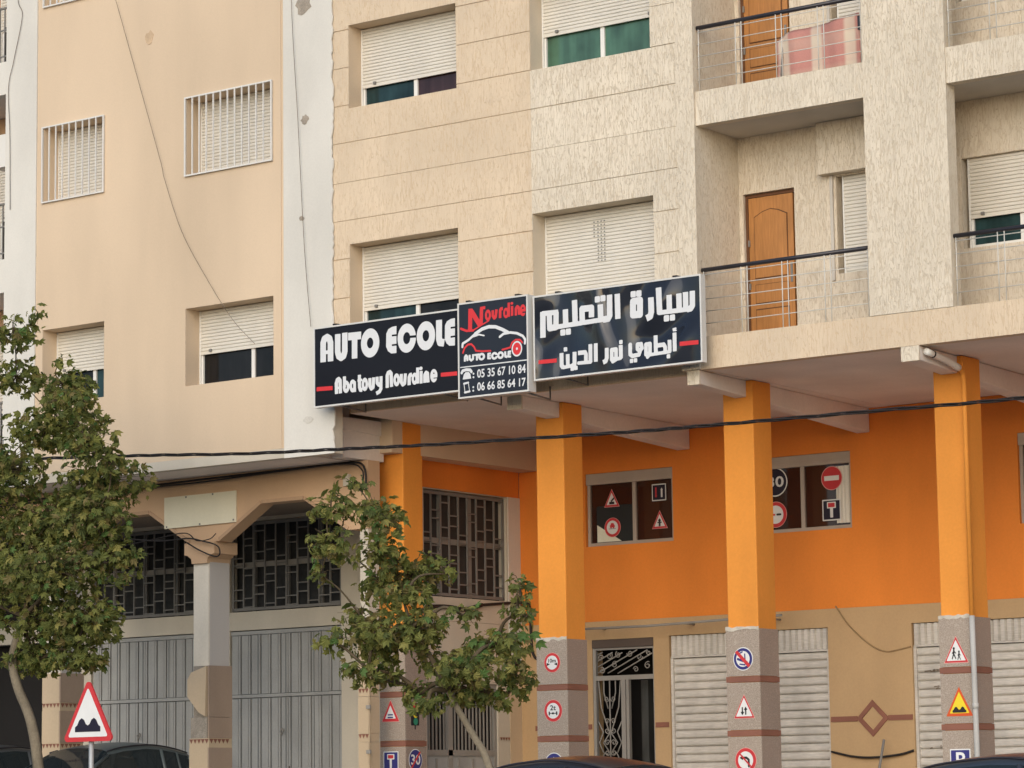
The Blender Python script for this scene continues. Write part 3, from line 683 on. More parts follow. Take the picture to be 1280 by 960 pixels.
# street level: clipped arches on piers
va, vb = .95, 1.20
uc = [-.9-2.98*k for k in range(4)]
P = [(.655, 4.635), (-12.0, 4.635), (-12.0, 3.70)]
for c in reversed(uc): P += [(c-1.19, 3.70), (c-.395, 4.175), (c+.395, 4.175), (c+1.19, 3.70)]
P += [(.655, 3.70)]
P = P[::-1]
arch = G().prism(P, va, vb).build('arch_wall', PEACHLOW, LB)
for k, c in enumerate(uc):       # thin moulded rim round each clipped arch
    Q = [(c-1.19, 3.70), (c-.395, 4.175), (c+.395, 4.175), (c+1.19, 3.70)]
    g = G()
    for i in range(3):
        (x0, z0), (x1, z1) = Q[i], Q[i+1]; L_ = math.hypot(x1-x0, z1-z0); nx, nz = -(z1-z0)/L_*.05, (x1-x0)/L_*.05
        g.prism([(x0, z0), (x1, z1), (x1+nx, z1+nz), (x0+nx, z0+nz)][::-1], va-.012, va-.001)
    g.build('arch_rim', M('rim_paint', (.46, .30, .185), .9, .1), arch)
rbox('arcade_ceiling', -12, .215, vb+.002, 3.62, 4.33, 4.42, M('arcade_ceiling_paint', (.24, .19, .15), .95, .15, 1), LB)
piers = [-2.46-2.98*k for k in range(3)]
for k, c in enumerate(piers):
    p = rbox('pier', c-.145, c+.145, va+.01, 1.38, 1.95, 3.45, M('pier_paint', (.68, .61, .50), .9, .14, 2, .05, 50, .1, 25, streak=.12), LB)
    box('pier_side', c+.146, c+.152, va+.03, 1.38, 1.95, 3.42, LILAC, p)
    g = G().prism([(c-.15, 3.40), (c+.15, 3.40), (c+.155, 3.44), (c+.16, 3.47), (c+.23, 3.52), (c+.29, 3.53), (c+.29, 3.699), (c-.29, 3.699), (c-.29, 3.53), (c-.23, 3.52), (c-.16, 3.47), (c-.155, 3.44)], va-.03, 1.40)
    g.build('capital', PEACHLOW, p)
    # stone cladding slabs, one broken
    lev = [(1.95, 1.23), (1.225, .93), (.80, .30), (.295, -.5)] if k == 0 else [(1.95, 1.52), (1.40, .93), (.80, .25), (.245, -.5)]
    for j, (t, b) in enumerate(lev):
        x0, x1 = c-.19, c+.165
        if k == 0 and j == 0:
            G().prism([(x0-.02, 1.52), (c+.0, 1.30), (c+.13, 1.235), (c+.15, 1.94), (x0+.05, 1.86), (x0-.02, 1.76)], va-.05, va+.005).build('stone_slab', TANL, p)
        elif k == 0 and j == 1: box('stone_slab', x0+.02, x1-.02, va-.02, va+.008, b, t, SCAR, p)
        else: box('stone_slab', x0, x1-.002, va-.03, va+.008, b, t, TANL, p)
        box('stone_slab', x1-.001, x1+.024, va-.028, 1.40, b, t, M('pink_stone', (.36, .265, .195), .8, .12, 1.5, .05, 50), p)
    rbox('pier_core', c-.145, c+.145, va+.012, 1.38, -.5, 1.948, SCAR, p)
    for zb in ((.93, .80),) if k == 0 else ((.93, .80), (1.52, 1.40)):
        box('frieze_base', c-.185, c+.185, va-.028, 1.395, zb[1], zb[0], TANL, p)
        g = G()
        for q in range(5):
            u = c-.185+.074*q; g.add([(u, va-.032, zb[0]-.01), (u+.072, va-.032, zb[0]-.01), (u+.036, va-.032, zb[0]-.075)], [(0, 1, 2)])
        for q in range(5):
            v = va-.02+.082*q; g.add([(c+.190, v, zb[0]-.01), (c+.190, v+.08, zb[0]-.01), (c+.190, v+.04, zb[0]-.075)], [(0, 1, 2)])
        g.build('triangle_frieze', BAND, p)
# end pier against the orange column, two rows of slabs with a joint and pipe clamps
p = rbox('pier', .49, .640, va+.02, va+.24, -.5, 3.70, CREAM, LB)
for (t, b) in ((2.45, 1.54), (1.42, .93), (.81, .25), (.245, -.5)):
    box('stone_slab', .475, .655, va-.02, va+.018, b, t, TANL, p); box('stone_slab', .641, .663, va+.020, va+.20, b, t, TANL, p)
for zb in ((1.538, 1.425), (.928, .815)):
    box('frieze_base', .475, .66, va-.016, va+.19, zb[1], zb[0], TANL, p); g = G()
    for u in (.478, .538, .598): g.add([(u, va-.022, zb[0]-.01), (u+.06, va-.022, zb[0]-.01), (u+.03, va-.022, zb[0]-.07)], [(0, 1, 2)])
    g.build('triangle_frieze', BAND, p)
tube('thin_pipe', [(.668, va-.02, -.5), (.668, va-.02, 2.4)], .007, TANL, p)
for z in (1.28, .68): box('pipe_clamp', .63, .70, va-.045, va-.021, z-.025, z+.025, IRONL, p)
box('meter_box', .26, .36, va-.06, va-.002, 4.30, 4.46, CREAM, LB)

# recessed rear wall of the arcade: lattice windows above steel garage doors
vg = 3.6
back = []
for k in range(3):
    c = -3.235-2.98*k; a, b = c-1.12, c+1.12; back.append((a, b))
wall('arcade_wall', -12, .215, -.5, 4.33, [(a, b, 2.90, 4.28) for a, b in back]+[(a, b, -.5, 2.62) for a, b in back], vg, vg+.2, CREAM, LB)
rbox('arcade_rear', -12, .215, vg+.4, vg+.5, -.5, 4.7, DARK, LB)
box('arcade_end', .22, .26, 1.40, vg-.002, -.5, 4.33, CREAM, LB)
for k, (a, b) in enumerate(back):
    if k == 2: continue
    gr = lattice(LB, a+.03, b-.03, 2.92, 4.26, lambda u, d, z: (u, vg+.05+d, z), 10, IRON, 4+k, 'window_grille')
    box('pane', a, b, vg+.17, vg+.175, 2.90, 4.28, M('matt_pane_dark', (.03, .03, .03), .6, .5, 3, .2, 20), gr)  # matt near-black sheet without reflections
    for f in (.16, .46, .76): box('window_mullion', a+(b-a)*f, a+(b-a)*f+.07, vg+.12, vg+.16, 2.9, 4.28, IRON, gr)
    box('window_rail', a, b, vg+.10, vg+.118, 3.58, 3.66, IRONL, gr)
    dr = G().box(a+.002, b-.002, vg+.05, vg+.10, -.48, 2.61).build('garage_door', GALVD, LB)
    dr['label'] = 'grey ribbed steel folding garage door'
    n = 11; st = (b-a-.02)/n
    for i in range(n):
        x = a+.01+i*st
        for z0, z1 in ((-.46, 1.585), (1.655, 2.54)):
            box('panel', x+.012, x+st*.70, vg+.030, vg+.048, z0, z1, GALV, dr); box('panel_rib', x+st*.77, x+st*.94, vg+.024, vg+.048, z0, z1, GALV, dr)
    box('cross_bar', a+.02, b-.02, vg+.015, vg+.048, 1.60, 1.645, GALV, dr); box('top_rail', a+.005, b-.005, vg+.022, vg+.048, 2.55, 2.605, GALV, dr)
    xm = (a+b)/2-.05
    tube('padlock', [(xm, vg, 1.12), (xm-.03, vg-.02, 1.08), (xm, vg-.02, 1.03), (xm+.03, vg-.02, 1.08), (xm, vg, 1.12)], .012, IRONL, dr)
    tube('door_handle', [(xm+.12, vg+.02, .55), (xm+.12, vg-.05, .5), (xm+.10, vg-.05, .1), (xm+.10, vg+.02, .05)], .018, IRONL, dr)
    for q in (.25, .5, .75): box('leaf_joint', a+(b-a)*q-.006, a+(b-a)*q+.006, vg+.020, vg+.0235, -.46, 2.54, GALVD, dr)
# blank board over the piers
bp = G().prism([(-3.15, 3.935), (-1.755, 3.945), (-1.757, 4.39), (-3.15, 4.385)], va-.03, va-.004)
MW = Matrix.Translation((-26.14, 30.58, 0)) @ Matrix.Rotation(math.radians(-1.2), 4, 'Z')
def lw(u, v, z): return tuple(MW @ Vector((u, v, z)))
bp.V = [lw(*v) for v in bp.V]
bb = tag(bp.build('sign_panel', BLANK), 'blank cream board bolted above the street arch of the peach building', 'sign panel')
for u, z in ((-2.72, 4.365), (-2.2, 4.37), (-1.80, 3.98), (-2.45, 3.96), (-3.1, 3.96)): q = lw(u, va-.033, z); box('bolt', q[0]-.012, q[0]+.012, q[1]-.004, q[1]+.004, q[2]-.012, q[2]+.012, IRON, bb)

# ================================================================ SIGNBOARDS
S1a=[('s',[(0.163,0.605),(0.165,0.863),(0.185,0.911),(0.233,0.93),(0.276,0.904),(0.291,0.85),(0.29,0.605)],0.045,1),('s',[(0.168,0.731),(0.288,0.729)],0.021,1),('s',[(0.416,0.952),(0.414,0.717),(0.433,0.659),(0.473,0.634),(0.516,0.654),(0.536,0.712),(0.537,0.958)],0.044,1),('s',[(0.597,0.902),(0.813,0.897)],0.048,1),('s',[(0.704,0.891),(0.702,0.602)],0.044,1),('e',0.967,0.78,0.152,0.189,0.057,0.075),('p',[(1.408,0.957),(1.338,0.952),(1.278,0.929),(1.243,0.874),(1.238,0.703),(1.269,0.643),(1.32,0.608),(1.404,0.605)]),('x',[(1.329,0.84),(1.421,0.839)],0.015,1),('x',[(1.328,0.713),(1.42,0.713)],0.015,1),('e',1.58,0.781,0.149,0.187,0.062,0.083),('x',[(1.589,0.794),(1.748,0.789)],0.019,1),('e',1.896,0.78,0.148,0.186,0.057,0.077),('s',[(2.114,0.962),(2.111,0.718),(2.128,0.669),(2.192,0.657)],0.046,1),('p',[(2.37,0.959),(2.302,0.954),(2.244,0.931),(2.212,0.881),(2.208,0.701),(2.236,0.646),(2.28,0.613),(2.365,0.608)]),('x',[(2.297,0.841),(2.383,0.841)],0.015,1),('x',[(2.296,0.723),(2.381,0.724)],0.015,1)]
S1b=[('s',[(0.391,0.158),(0.388,0.297),(0.404,0.341),(0.429,0.352),(0.452,0.329),(0.457,0.16)],0.025,1),('s',[(0.397,0.235),(0.455,0.234)],0.011,1),('s',[(0.527,0.374),(0.526,0.232)],0.023,1),('e',0.555,0.236,0.054,0.078,0.015,0.036),('e',0.667,0.237,0.052,0.081,0.015,0.039),('s',[(0.698,0.291),(0.7,0.156)],0.021,1),('s',[(0.782,0.37),(0.783,0.208),(0.798,0.171),(0.828,0.169)],0.023,1),('s',[(0.753,0.3),(0.826,0.303)],0.013,1),('e',0.873,0.238,0.051,0.084,0.015,0.042),('s',[(0.959,0.311),(0.958,0.209),(0.982,0.171),(1.013,0.189),(1.023,0.314)],0.023,1),('s',[(1.08,0.317),(1.081,0.24),(1.109,0.21),(1.138,0.223)],0.023,1),('s',[(1.146,0.318),(1.143,0.157),(1.12,0.12),(1.067,0.1)],0.023,1),('s',[(1.249,0.16),(1.251,0.322),(1.268,0.355),(1.295,0.363),(1.315,0.341),(1.321,0.166)],0.024,1),('e',1.406,0.248,0.051,0.08,0.015,0.04),('s',[(1.485,0.315),(1.484,0.211),(1.508,0.175),(1.54,0.191),(1.553,0.316)],0.022,1),('s',[(1.614,0.162),(1.615,0.262),(1.63,0.289),(1.66,0.295)],0.024,1),('e',1.704,0.235,0.046,0.074,0.015,0.037),('s',[(1.756,0.374),(1.754,0.17)],0.022,1),('s',[(1.813,0.323),(1.811,0.166)],0.022,1),('e',1.809,0.36,0.024,0.021,0.0,0.0),('s',[(1.87,0.168),(1.871,0.268),(1.894,0.298),(1.918,0.284),(1.925,0.168)],0.022,1),('e',2.02,0.245,0.055,0.082,0.0,0.0),('x',[(2.021,0.289),(2.021,0.265)],0.013,1),('x',[(2.011,0.213),(2.091,0.211)],0.009,1)]
S1r=[('s',[(0.048,0.25),(0.324,0.241)],0.027,1),('s',[(2.134,0.245),(2.399,0.239)],0.026,1)]
S2r=[('s',[(0.205,1.152),(0.195,0.871)],0.032,1),('s',[(0.208,1.133),(0.357,0.92)],0.034,1),('s',[(0.383,1.136),(0.373,0.932)],0.027,1),('s',[(0.36,1.138),(0.443,1.141)],0.02,1),('s',[(0.049,0.908),(0.136,0.871),(0.244,0.866)],0.015,0),('s',[(0.244,0.866),(0.371,0.918),(0.497,0.966)],0.009,0),('e',0.484,1.037,0.048,0.073,0.014,0.035),('s',[(0.562,1.094),(0.561,1.022),(0.583,0.989),(0.607,1.004),(0.621,1.098)],0.02,1),('s',[(0.676,0.979),(0.678,1.075),(0.692,1.096),(0.721,1.099)],0.021,1),('e',0.77,1.036,0.044,0.067,0.014,0.032),('s',[(0.816,1.164),(0.813,0.982)],0.019,1),('s',[(0.867,1.115),(0.865,0.988)],0.019,1),('e',0.864,1.149,0.021,0.019,0.0,0.0),('s',[(0.925,0.986),(0.926,1.074),(0.948,1.1),(0.969,1.086),(0.978,0.99)],0.019,1),('e',1.035,1.042,0.047,0.075,0.0,0.0),('x',[(1.036,1.079),(1.036,1.059)],0.012,1),('x',[(1.028,1.016),(1.093,1.014)],0.009,1),('s',[(0.077,0.591),(0.105,0.653),(0.16,0.692),(0.214,0.691),(0.255,0.653),(0.285,0.598),(0.384,0.582),(0.518,0.574)],0.012,0),('s',[(0.705,0.57),(0.83,0.586),(0.857,0.643),(0.916,0.676),(0.981,0.669),(1.019,0.631)],0.012,0),('e',0.935,0.559,0.067,0.081,0.0,0.0)]
S2w=[('s',[(0.071,0.669),(0.077,0.712),(0.17,0.749),(0.279,0.817)],0.016,0),('s',[(0.279,0.817),(0.388,0.868),(0.496,0.887),(0.603,0.875),(0.709,0.83),(0.794,0.784)],0.022,0),('s',[(0.669,0.739),(0.726,0.771),(0.833,0.778),(0.939,0.757),(1.029,0.713),(1.067,0.665),(1.061,0.615)],0.016,0),('s',[(0.252,0.785),(0.342,0.802),(0.419,0.78)],0.01,0),('e',0.935,0.559,0.083,0.099,0.065,0.079),('e',0.935,0.559,0.016,0.017,0.0,0.0),('s',[(0.108,0.475),(0.109,0.533),(0.128,0.552),(0.147,0.533),(0.15,0.478)],0.016,1),('s',[(0.109,0.51),(0.15,0.51)],0.006,1),('s',[(0.185,0.555),(0.185,0.503),(0.21,0.481),(0.239,0.497),(0.241,0.558)],0.016,1),('s',[(0.259,0.545),(0.346,0.545)],0.013,1),('s',[(0.302,0.543),(0.301,0.471)],0.016,1),('e',0.377,0.513,0.054,0.049,0.02,0.019),('s',[(0.525,0.539),(0.482,0.539),(0.479,0.482),(0.524,0.478)],0.014,1),('s',[(0.48,0.51),(0.524,0.51)],0.009,1),('e',0.581,0.503,0.053,0.049,0.02,0.02),('x',[(0.581,0.504),(0.642,0.504)],0.007,1),('e',0.677,0.502,0.053,0.049,0.02,0.019),('s',[(0.751,0.544),(0.752,0.479),(0.785,0.468)],0.016,1),('s',[(0.843,0.533),(0.802,0.531),(0.799,0.474),(0.842,0.468)],0.014,1),('s',[(0.8,0.503),(0.842,0.503)],0.009,1),('s',[(0.03,0.405),(1.091,0.401)],0.007,1),('p',[(0.069,0.246),(0.088,0.308),(0.117,0.337),(0.168,0.335),(0.193,0.307),(0.206,0.247)]),('s',[(0.056,0.334),(0.071,0.359),(0.129,0.368),(0.193,0.359),(0.211,0.334)],0.019,0),('s',[(0.243,0.306),(0.245,0.305)],0.013,0),('s',[(0.242,0.26),(0.244,0.259)],0.013,0),('s',[(0.237,0.132),(0.239,0.132)],0.013,0),('s',[(0.236,0.087),(0.238,0.087)],0.013,0),('s',[(0.09,0.191),(0.159,0.199)],0.013,0),('s',[(0.103,0.076),(0.179,0.084)],0.013,0),('s',[(0.09,0.191),(0.105,0.076)],0.005,0),('s',[(0.159,0.199),(0.179,0.084)],0.005,0)]
dig=[[(0.302,0.244),(0.303,0.357),(1.067,0.238),(1.069,0.352)],[(0.299,0.076),(0.301,0.189),(1.064,0.072),(1.066,0.18)]]
S3a=[('s',[(2.387,0.883),(2.383,0.705),(2.359,0.673),(2.308,0.667)],0.036,1),('s',[(2.366,0.666),(1.897,0.668)],0.026,0),('s',[(2.288,0.879),(2.286,0.677)],0.036,1),('s',[(2.191,0.873),(2.192,0.679)],0.036,1),('s',[(2.049,0.871),(2.049,0.671)],0.036,1),('q',2.004,0.588,0.036),('q',2.091,0.588,0.035),('s',[(1.896,0.979),(1.906,0.66)],0.038,1),('s',[(1.781,0.87),(1.784,0.692),(1.768,0.639),(1.712,0.619)],0.039,1),('s',[(1.516,0.849),(1.62,0.854),(1.616,0.679),(1.512,0.683),(1.516,0.849)],0.041,0),('q',1.521,0.94,0.036),('q',1.605,0.941,0.036),('s',[(1.283,0.969),(1.286,0.66)],0.037,1),('s',[(1.167,0.971),(1.165,0.712),(1.142,0.675),(1.066,0.672)],0.038,1),('s',[(1.142,0.675),(0.274,0.651)],0.027,0),('s',[(1.027,0.865),(1.029,0.676)],0.038,1),('q',0.983,0.936,0.036),('q',1.068,0.94,0.036),('s',[(0.89,0.722),(0.892,0.839),(0.748,0.839),(0.75,0.669)],0.038,1),('s',[(0.636,0.962),(0.641,0.665)],0.038,1),('s',[(0.494,0.86),(0.496,0.657)],0.038,1),('q',0.45,0.573,0.036),('q',0.534,0.575,0.036),('s',[(0.351,0.828),(0.345,0.653),(0.249,0.648),(0.245,0.833)],0.037,0),('s',[(0.38,0.841),(0.136,0.845)],0.029,1),('s',[(0.146,0.866),(0.142,0.541)],0.039,1)]
S3b=[('s',[(2.116,0.397),(2.114,0.171)],0.025,1),('s',[(2.135,0.45),(2.099,0.445),(2.102,0.426),(2.138,0.425)],0.008,0),('s',[(2.041,0.315),(2.041,0.173)],0.025,1),('q',2.021,0.116,0.023),('s',[(2.044,0.172),(1.747,0.162)],0.018,0),('s',[(1.839,0.391),(1.839,0.162)],0.026,1),('s',[(1.842,0.264),(1.956,0.268),(1.977,0.23),(1.975,0.173)],0.024,0),('s',[(1.695,0.294),(1.754,0.297),(1.752,0.177),(1.693,0.173),(1.695,0.294)],0.024,0),('s',[(1.751,0.167),(1.714,0.137)],0.02,0),('s',[(1.635,0.254),(1.625,0.307),(1.57,0.307),(1.57,0.248),(1.609,0.228),(1.589,0.18),(1.493,0.171),(1.46,0.196),(1.463,0.315)],0.024,0),('q',1.478,0.112,0.023),('q',1.536,0.114,0.023),('s',[(1.321,0.323),(1.32,0.163)],0.026,1),('q',1.324,0.363,0.023),('s',[(1.318,0.164),(1.243,0.155)],0.019,0),('s',[(1.186,0.277),(1.249,0.28),(1.249,0.164),(1.183,0.158),(1.186,0.277)],0.024,0),('s',[(1.246,0.152),(1.197,0.132)],0.021,0),('s',[(1.111,0.309),(1.11,0.187),(1.093,0.148),(1.055,0.136)],0.026,1),('s',[(0.947,0.383),(0.944,0.157)],0.026,1),('s',[(0.866,0.381),(0.863,0.158)],0.026,1),('s',[(0.863,0.158),(0.681,0.163)],0.019,0),('s',[(0.679,0.29),(0.784,0.289),(0.797,0.262),(0.795,0.165)],0.025,1),('s',[(0.624,0.308),(0.621,0.157),(0.591,0.137)],0.027,1),('s',[(0.604,0.142),(0.447,0.129)],0.019,0),('s',[(0.519,0.29),(0.518,0.132)],0.025,1),('s',[(0.447,0.129),(0.424,0.157),(0.424,0.312)],0.027,1),('q',0.486,0.356,0.024),('q',0.586,0.102,0.024),('q',0.64,0.106,0.024)]
S3r=[('s',[(0.067,0.234),(0.349,0.229)],0.025,1),('s',[(2.188,0.252),(2.459,0.247)],0.026,1)]

INK = glass('board_black_gloss', (.011, .011, .015), 1., .25, 0, .15); INK2 = glass('board_slate_gloss', (.020, .024, .034), 1., .25, 0, .2); INK3 = glass('board_slate_wavy', (.017, .020, .028), 1., .08, .30, .38)
LETW = M('letter_white', (.66, .67, .68), .5, .03, 4, .02, 60); LETR = M('letter_red', (.62, .035, .04), .45, .04, 4, .02, 60)
FRAME = M('board_frame', (.62, .61, .58), .4, .06, 4, .03, 60, spec=.4)
def board(label, x0, x1, z0, z1, y, dep, face):
    f = .021; g = G()
    g.box(x0, x0+f, y, y+dep, z0, z1); g.box(x1-f, x1, y, y+dep, z0, z1); g.box(x0+f, x1-f, y, y+dep, z0, z0+f); g.box(x0+f, x1-f, y, y+dep, z1-f, z1)
    r = tag(g.build('signboard', FRAME), label, 'signboard', 'driving school signboards along the facade')
    box('face_panel', x0+f, x1-f, y+.008, y+dep-.01, z0+f, z1-f, face, r)
    for fx in (.15, .85):
        x = x0+(x1-x0)*fx
        tube('bracket', [(x, y+dep, z0+.02), (x, YF+.32, z0-.02), (x, YF+.32, z0+.15)], .012, IRON, r, 5)
        box('top_clip', x-.03, x+.03, y-.004, y+dep+.05, z1+.002, z1+.022, CABLE, r)
    return r
b1 = board('long black signboard with big white AUTO ECOLE lettering, left of the row', -25.36, -22.918, 5.213, 6.292, 30.25, .10, INK)
b2 = board('narrow signboard with white car outline, red script and two phone numbers', -22.905, -21.79, 5.108, 6.347, 30.20, .16, INK2)
b3 = board('long slate signboard with white Arabic lettering and warped reflections', -21.745, -19.226, 5.237, 6.32, 30.25, .10, INK3)
def on(ox, oz, y): return lambda u, v: (ox+u, y, oz+v)
m1 = on(-25.36, 5.213, 30.2545); m2 = on(-22.905, 5.108, 30.2045); m3 = on(-21.74, 5.237, 30.2545)
for nm, pr, mp, mt, pa in (('lettering', S1a, m1, LETW, b1), ('lettering', S1b, m1, LETW, b1), ('car_logo', S2w, m2, LETW, b2),
                           ('lettering', S3a, m3, LETW, b3), ('lettering', S3b, m3, LETW, b3)):
    printed(nm, pr, .006, mp, mt, pa, .003 if nm == 'lettering' else 0)
for mp, pr, pa in ((m1, S1r, b1), (m3, S3r, b3)):
    for d_ in pr: printed('red_dash', [d_], .006, mp, LETR, pa)
printed('red_script', S2r, .006, on(-22.905, 5.108, 30.2065), LETR, b2)
for body, Q in (('05 35 67 10 84', dig[0]), ('06 66 85 64 17', dig[1])):
    V, F = textmesh(body, .018); V3 = []
    for u, v in V:
        x = (Q[0][0]*(1-u)+Q[2][0]*u)*(1-v)+(Q[1][0]*(1-u)+Q[3][0]*u)*v; z = (Q[0][1]*(1-u)+Q[2][1]*u)*(1-v)+(Q[1][1]*(1-u)+Q[3][1]*u)*v; V3.append(m2(x, z))
    mesh('phone_number', V3, F, LETW, b2)

# ================================================================ ROAD-SIGN STICKERS (unit drawings, width 1)
SW = M('sticker_white', (.72, .72, .70), .5, .05, 5, .02, 60); SR = M('sticker_red', (.55, .04, .045), .5, .06, 5, .02, 60); SBK = M('sticker_black', (.02, .02, .022), .6, .1, 5, .02, 60)
SB = M('sticker_blue', (.035, .035, .17), .5, .06, 5, .02, 60); SY = M('sticker_yellow', (.78, .60, .03), .5, .05, 5, .02, 60); SPK = M('sticker_pink_rim', (.70, .36, .32), .5, .05, 5, .02, 60)
SG = M('sticker_green', (.03, .22, .13), .5, .06, 5, .02, 60); SO = M('sticker_orange_red', (.62, .09, .02), .5, .06, 5, .02, 60); SN = M('sticker_night', (.016, .013, .028), .5, .1, 5, .02, 60)
def tri(r, c=(0, 0)): return ('p', [(c[0]+r*math.cos(a), c[1]-r*.06+r*1.12*math.sin(a)) for a in (math.pi/2, math.pi/2+2*math.pi/3, math.pi/2+4*math.pi/3)])
disc = lambda r, cx=0, cy=0: ('e', cx, cy, r, r, 0, 0)
bxp = lambda a, b, c, d: ('b', a, b, c, d)
ln = lambda pts, r, butt=0: ('s', pts, r, butt)
ARW = lambda x, y0, y1, r=.03: [ln([(x, y0), (x, y1)], r, 1), ('p', [(x-.09, y1-.02*(1 if y1 > y0 else -1)), (x+.09, y1-.02*(1 if y1 > y0 else -1)), (x, y1+.12*(1 if y1 > y0 else -1))])]
def txt(body, x0, y0, x1, y1): return ('T', body, x0, y0, x1, y1)
HUMP = [('p', [(-.27, -.25), (.27, -.25), (.27, -.18), (.225, -.15), (.18, -.075), (.13, -.045), (.08, -.07), (.04, -.135), (0, -.155), (-.04, -.135), (-.08, -.07), (-.13, -.045), (-.18, -.075), (-.225, -.15), (-.27, -.18)])]
TRI_R = [(SPK, [tri(.60)]), (SR, [tri(.57)]), (SW, [tri(.36)])]
TRI_Y = [(SO, [tri(.60)]), (SY, [tri(.44)])]
CIR_R = [(SPK, [disc(.5)]), (SR, [disc(.48)]), (SW, [disc(.35)])]
CIR_B = [(SW, [disc(.5)]), (SB, [disc(.46)])]
SQ_B = [(SW, [bxp(-.5, -.5, .5, .5)]), (SB, [bxp(-.45, -.45, .45, .45)])]
DEAD = SQ_B+[(SW, [bxp(-.07, -.38, .07, .1), bxp(-.24, .08, .24, .36)]), (SR, [bxp(-.18, .13, .18, .31)])]
def front(X, Y, Z, s, sy=1): return lambda k: (lambda u, v: (X+u*s, Y-.003-.0025*k, Z+v*s*sy))
def right(X, Y, Z, s, sy=1): return lambda k: (lambda u, v: (X+.003+.0025*k, Y+u*s, Z+v*s*sy))
def sticker(label, mp, layers, group=None, name='road_sign_sticker'):
    root = None
    for k, (mt, pr) in enumerate(layers):
        to3 = mp(k); nm = name if root is None else ('symbol' if k > 1 else 'face')
        ob = None
        shp = [p for p in pr if p[0] != 'T']
        if shp: ob = printed(nm, shp, .02, to3, mt, root)
        for p in pr:
            if p[0] == 'T':
                V, F = textmesh(p[1], .02); mesh('numeral', [to3(p[2]+(p[4]-p[2])*a, p[3]+(p[5]-p[3])*b) for a, b in V], F, mt, root)
        if root is None: root = tag(ob, label, 'sticker', group)
    return root
GC, GW = 'road sign stickers on the columns', 'road sign stickers in the upper windows'
c1, c2, c3, c4 = 32.08-.022, 31.86-.022, 31.75-.022, 31.64-.022
dx = [.0]
sticker('red triangle sticker with two blue bars on the column behind the small tree', front(-25.53, c1, 1.20, .30), TRI_R+[(SB, [bxp(-.15, -.08, .15, -.02), bxp(-.16, -.2, .16, -.14)])], GC)
sticker('blue square dead end sticker on the column behind the small tree', front(-25.53, c1, .56, .26), DEAD, GC)
sticker('black traffic light sticker on the side of the column by the small tree', right(-25.278, 32.27, 1.19, .18, 1.),
        [(SBK, [bxp(-.5, -.85, .5, .85), bxp(-.07, -1.15, .07, -.8)]), (SBK, [bxp(-.48, -.83, .48, .83)]), (SR, [disc(.27, 0, .55)]), (SY, [disc(.28, 0, 0), ('cut', [disc(.22, .12, .04)])]), (SG, [disc(.27, 0, -.55)])], GC)
sticker('blue round end of 30 zone sticker on the column side', right(-25.278, 32.27, .57, .30), CIR_B+[(SW, [txt('30', -.34, -.22, .34, .25)]), (SR, [ln([(-.3, -.34), (.3, .34)], .05)])], GC)
sticker('round red ringed 10m sticker on the second column', front(-22.655, c2, 1.78, .26), CIR_R+[(SBK, [txt('10m', -.24, .0, .24, .2), ('p', [(-.32, -.16), (-.12, -.08), (-.32, .0)]), ('p', [(.32, -.16), (.12, -.08), (.32, .0)])])], GC)
sticker('round red ringed 2t axle sticker on the second column', front(-22.65, c2, 1.155, .29), CIR_R+[(SBK, [txt('2t', -.16, .02, .16, .25), bxp(-.2, -.13, .2, -.1), bxp(-.24, -.2, -.17, -.03), bxp(.17, -.2, .24, -.03), bxp(-.05, -.16, .05, -.07)])], GC)
sticker('round blue sticker low on the second column above the dark car roof', front(-22.65, c2, .47, .29), CIR_B+[(SW, ARW(0, -.3, .2, .06))], GC)
sticker('round blue no parking sticker crossed in red on the third column', front(-19.665, c3, 1.71, .29), CIR_B+[(SW, [disc(.34)]), (SB, [ln([(-.2, .22), (-.02, .3)], .03), ln([(-.25, 0), (.2, -.15)], .05), ln([(.1, .2), (.12, -.2)], .03), ln([(-.15, -.22), (.1, -.26)], .03)]), (SR, [ln([(-.33, .33), (.33, -.33)], .075, 1)])], GC)
sticker('red edged triangle sticker with two opposed arrows on the third column', front(-19.665, c3, 1.085, .30), [(SPK, [tri(.60)]), (SR, [tri(.56)]), (SW, [tri(.46)]), (SBK, ARW(.08, -.22, .0)+ARW(-.08, .1, -.12))], GC)
sticker('round red ringed no left turn sticker low on the third column', front(-19.66, c3, .46, .31), CIR_R+[(SBK, [ln([(.15, -.24), (.15, .02), (.04, .1), (-.15, .1)], .045), ('p', [(-.12, .2), (-.12, 0), (-.28, .1)])]), (SR, [ln([(-.3, .3), (.3, -.3)], .035, 1)])], GC)
def walker(x, y, h): return [disc(.1*h, x, y+.42*h), ln([(x, y+.3*h), (x-.02*h, y)], .07*h), ln([(x-.02*h, y), (x-.16*h, -.42*h+y)], .045*h), ln([(x-.02*h, y), (x+.15*h, -.4*h+y)], .045*h), ln([(x, y+.22*h), (x+.17*h, y+.02*h)], .035*h), ln([(x, y+.22*h), (x-.15*h, y+.02*h)], .035*h)]
sticker('red edged triangle sticker with two walking children on the rightmost column', front(-16.645, c4, 1.66, .32), [(SPK, [tri(.60)]), (SR, [tri(.56)]), (SW, [tri(.46)]), (SBK, walker(-.08, -.02, .46)+walker(.13, -.1, .36))], GC)
sticker('yellow triangle bumpy road sticker on the rightmost column', front(-16.625, c4, 1.045, .34), TRI_Y+[(SBK, HUMP)], GC)
sticker('blue square P parking sticker low on the rightmost column', front(-16.635, c4, .40, .27), SQ_B+[(SW, [txt('P', -.2, -.34, .24, .36)])], GC)
yp = YW+.060
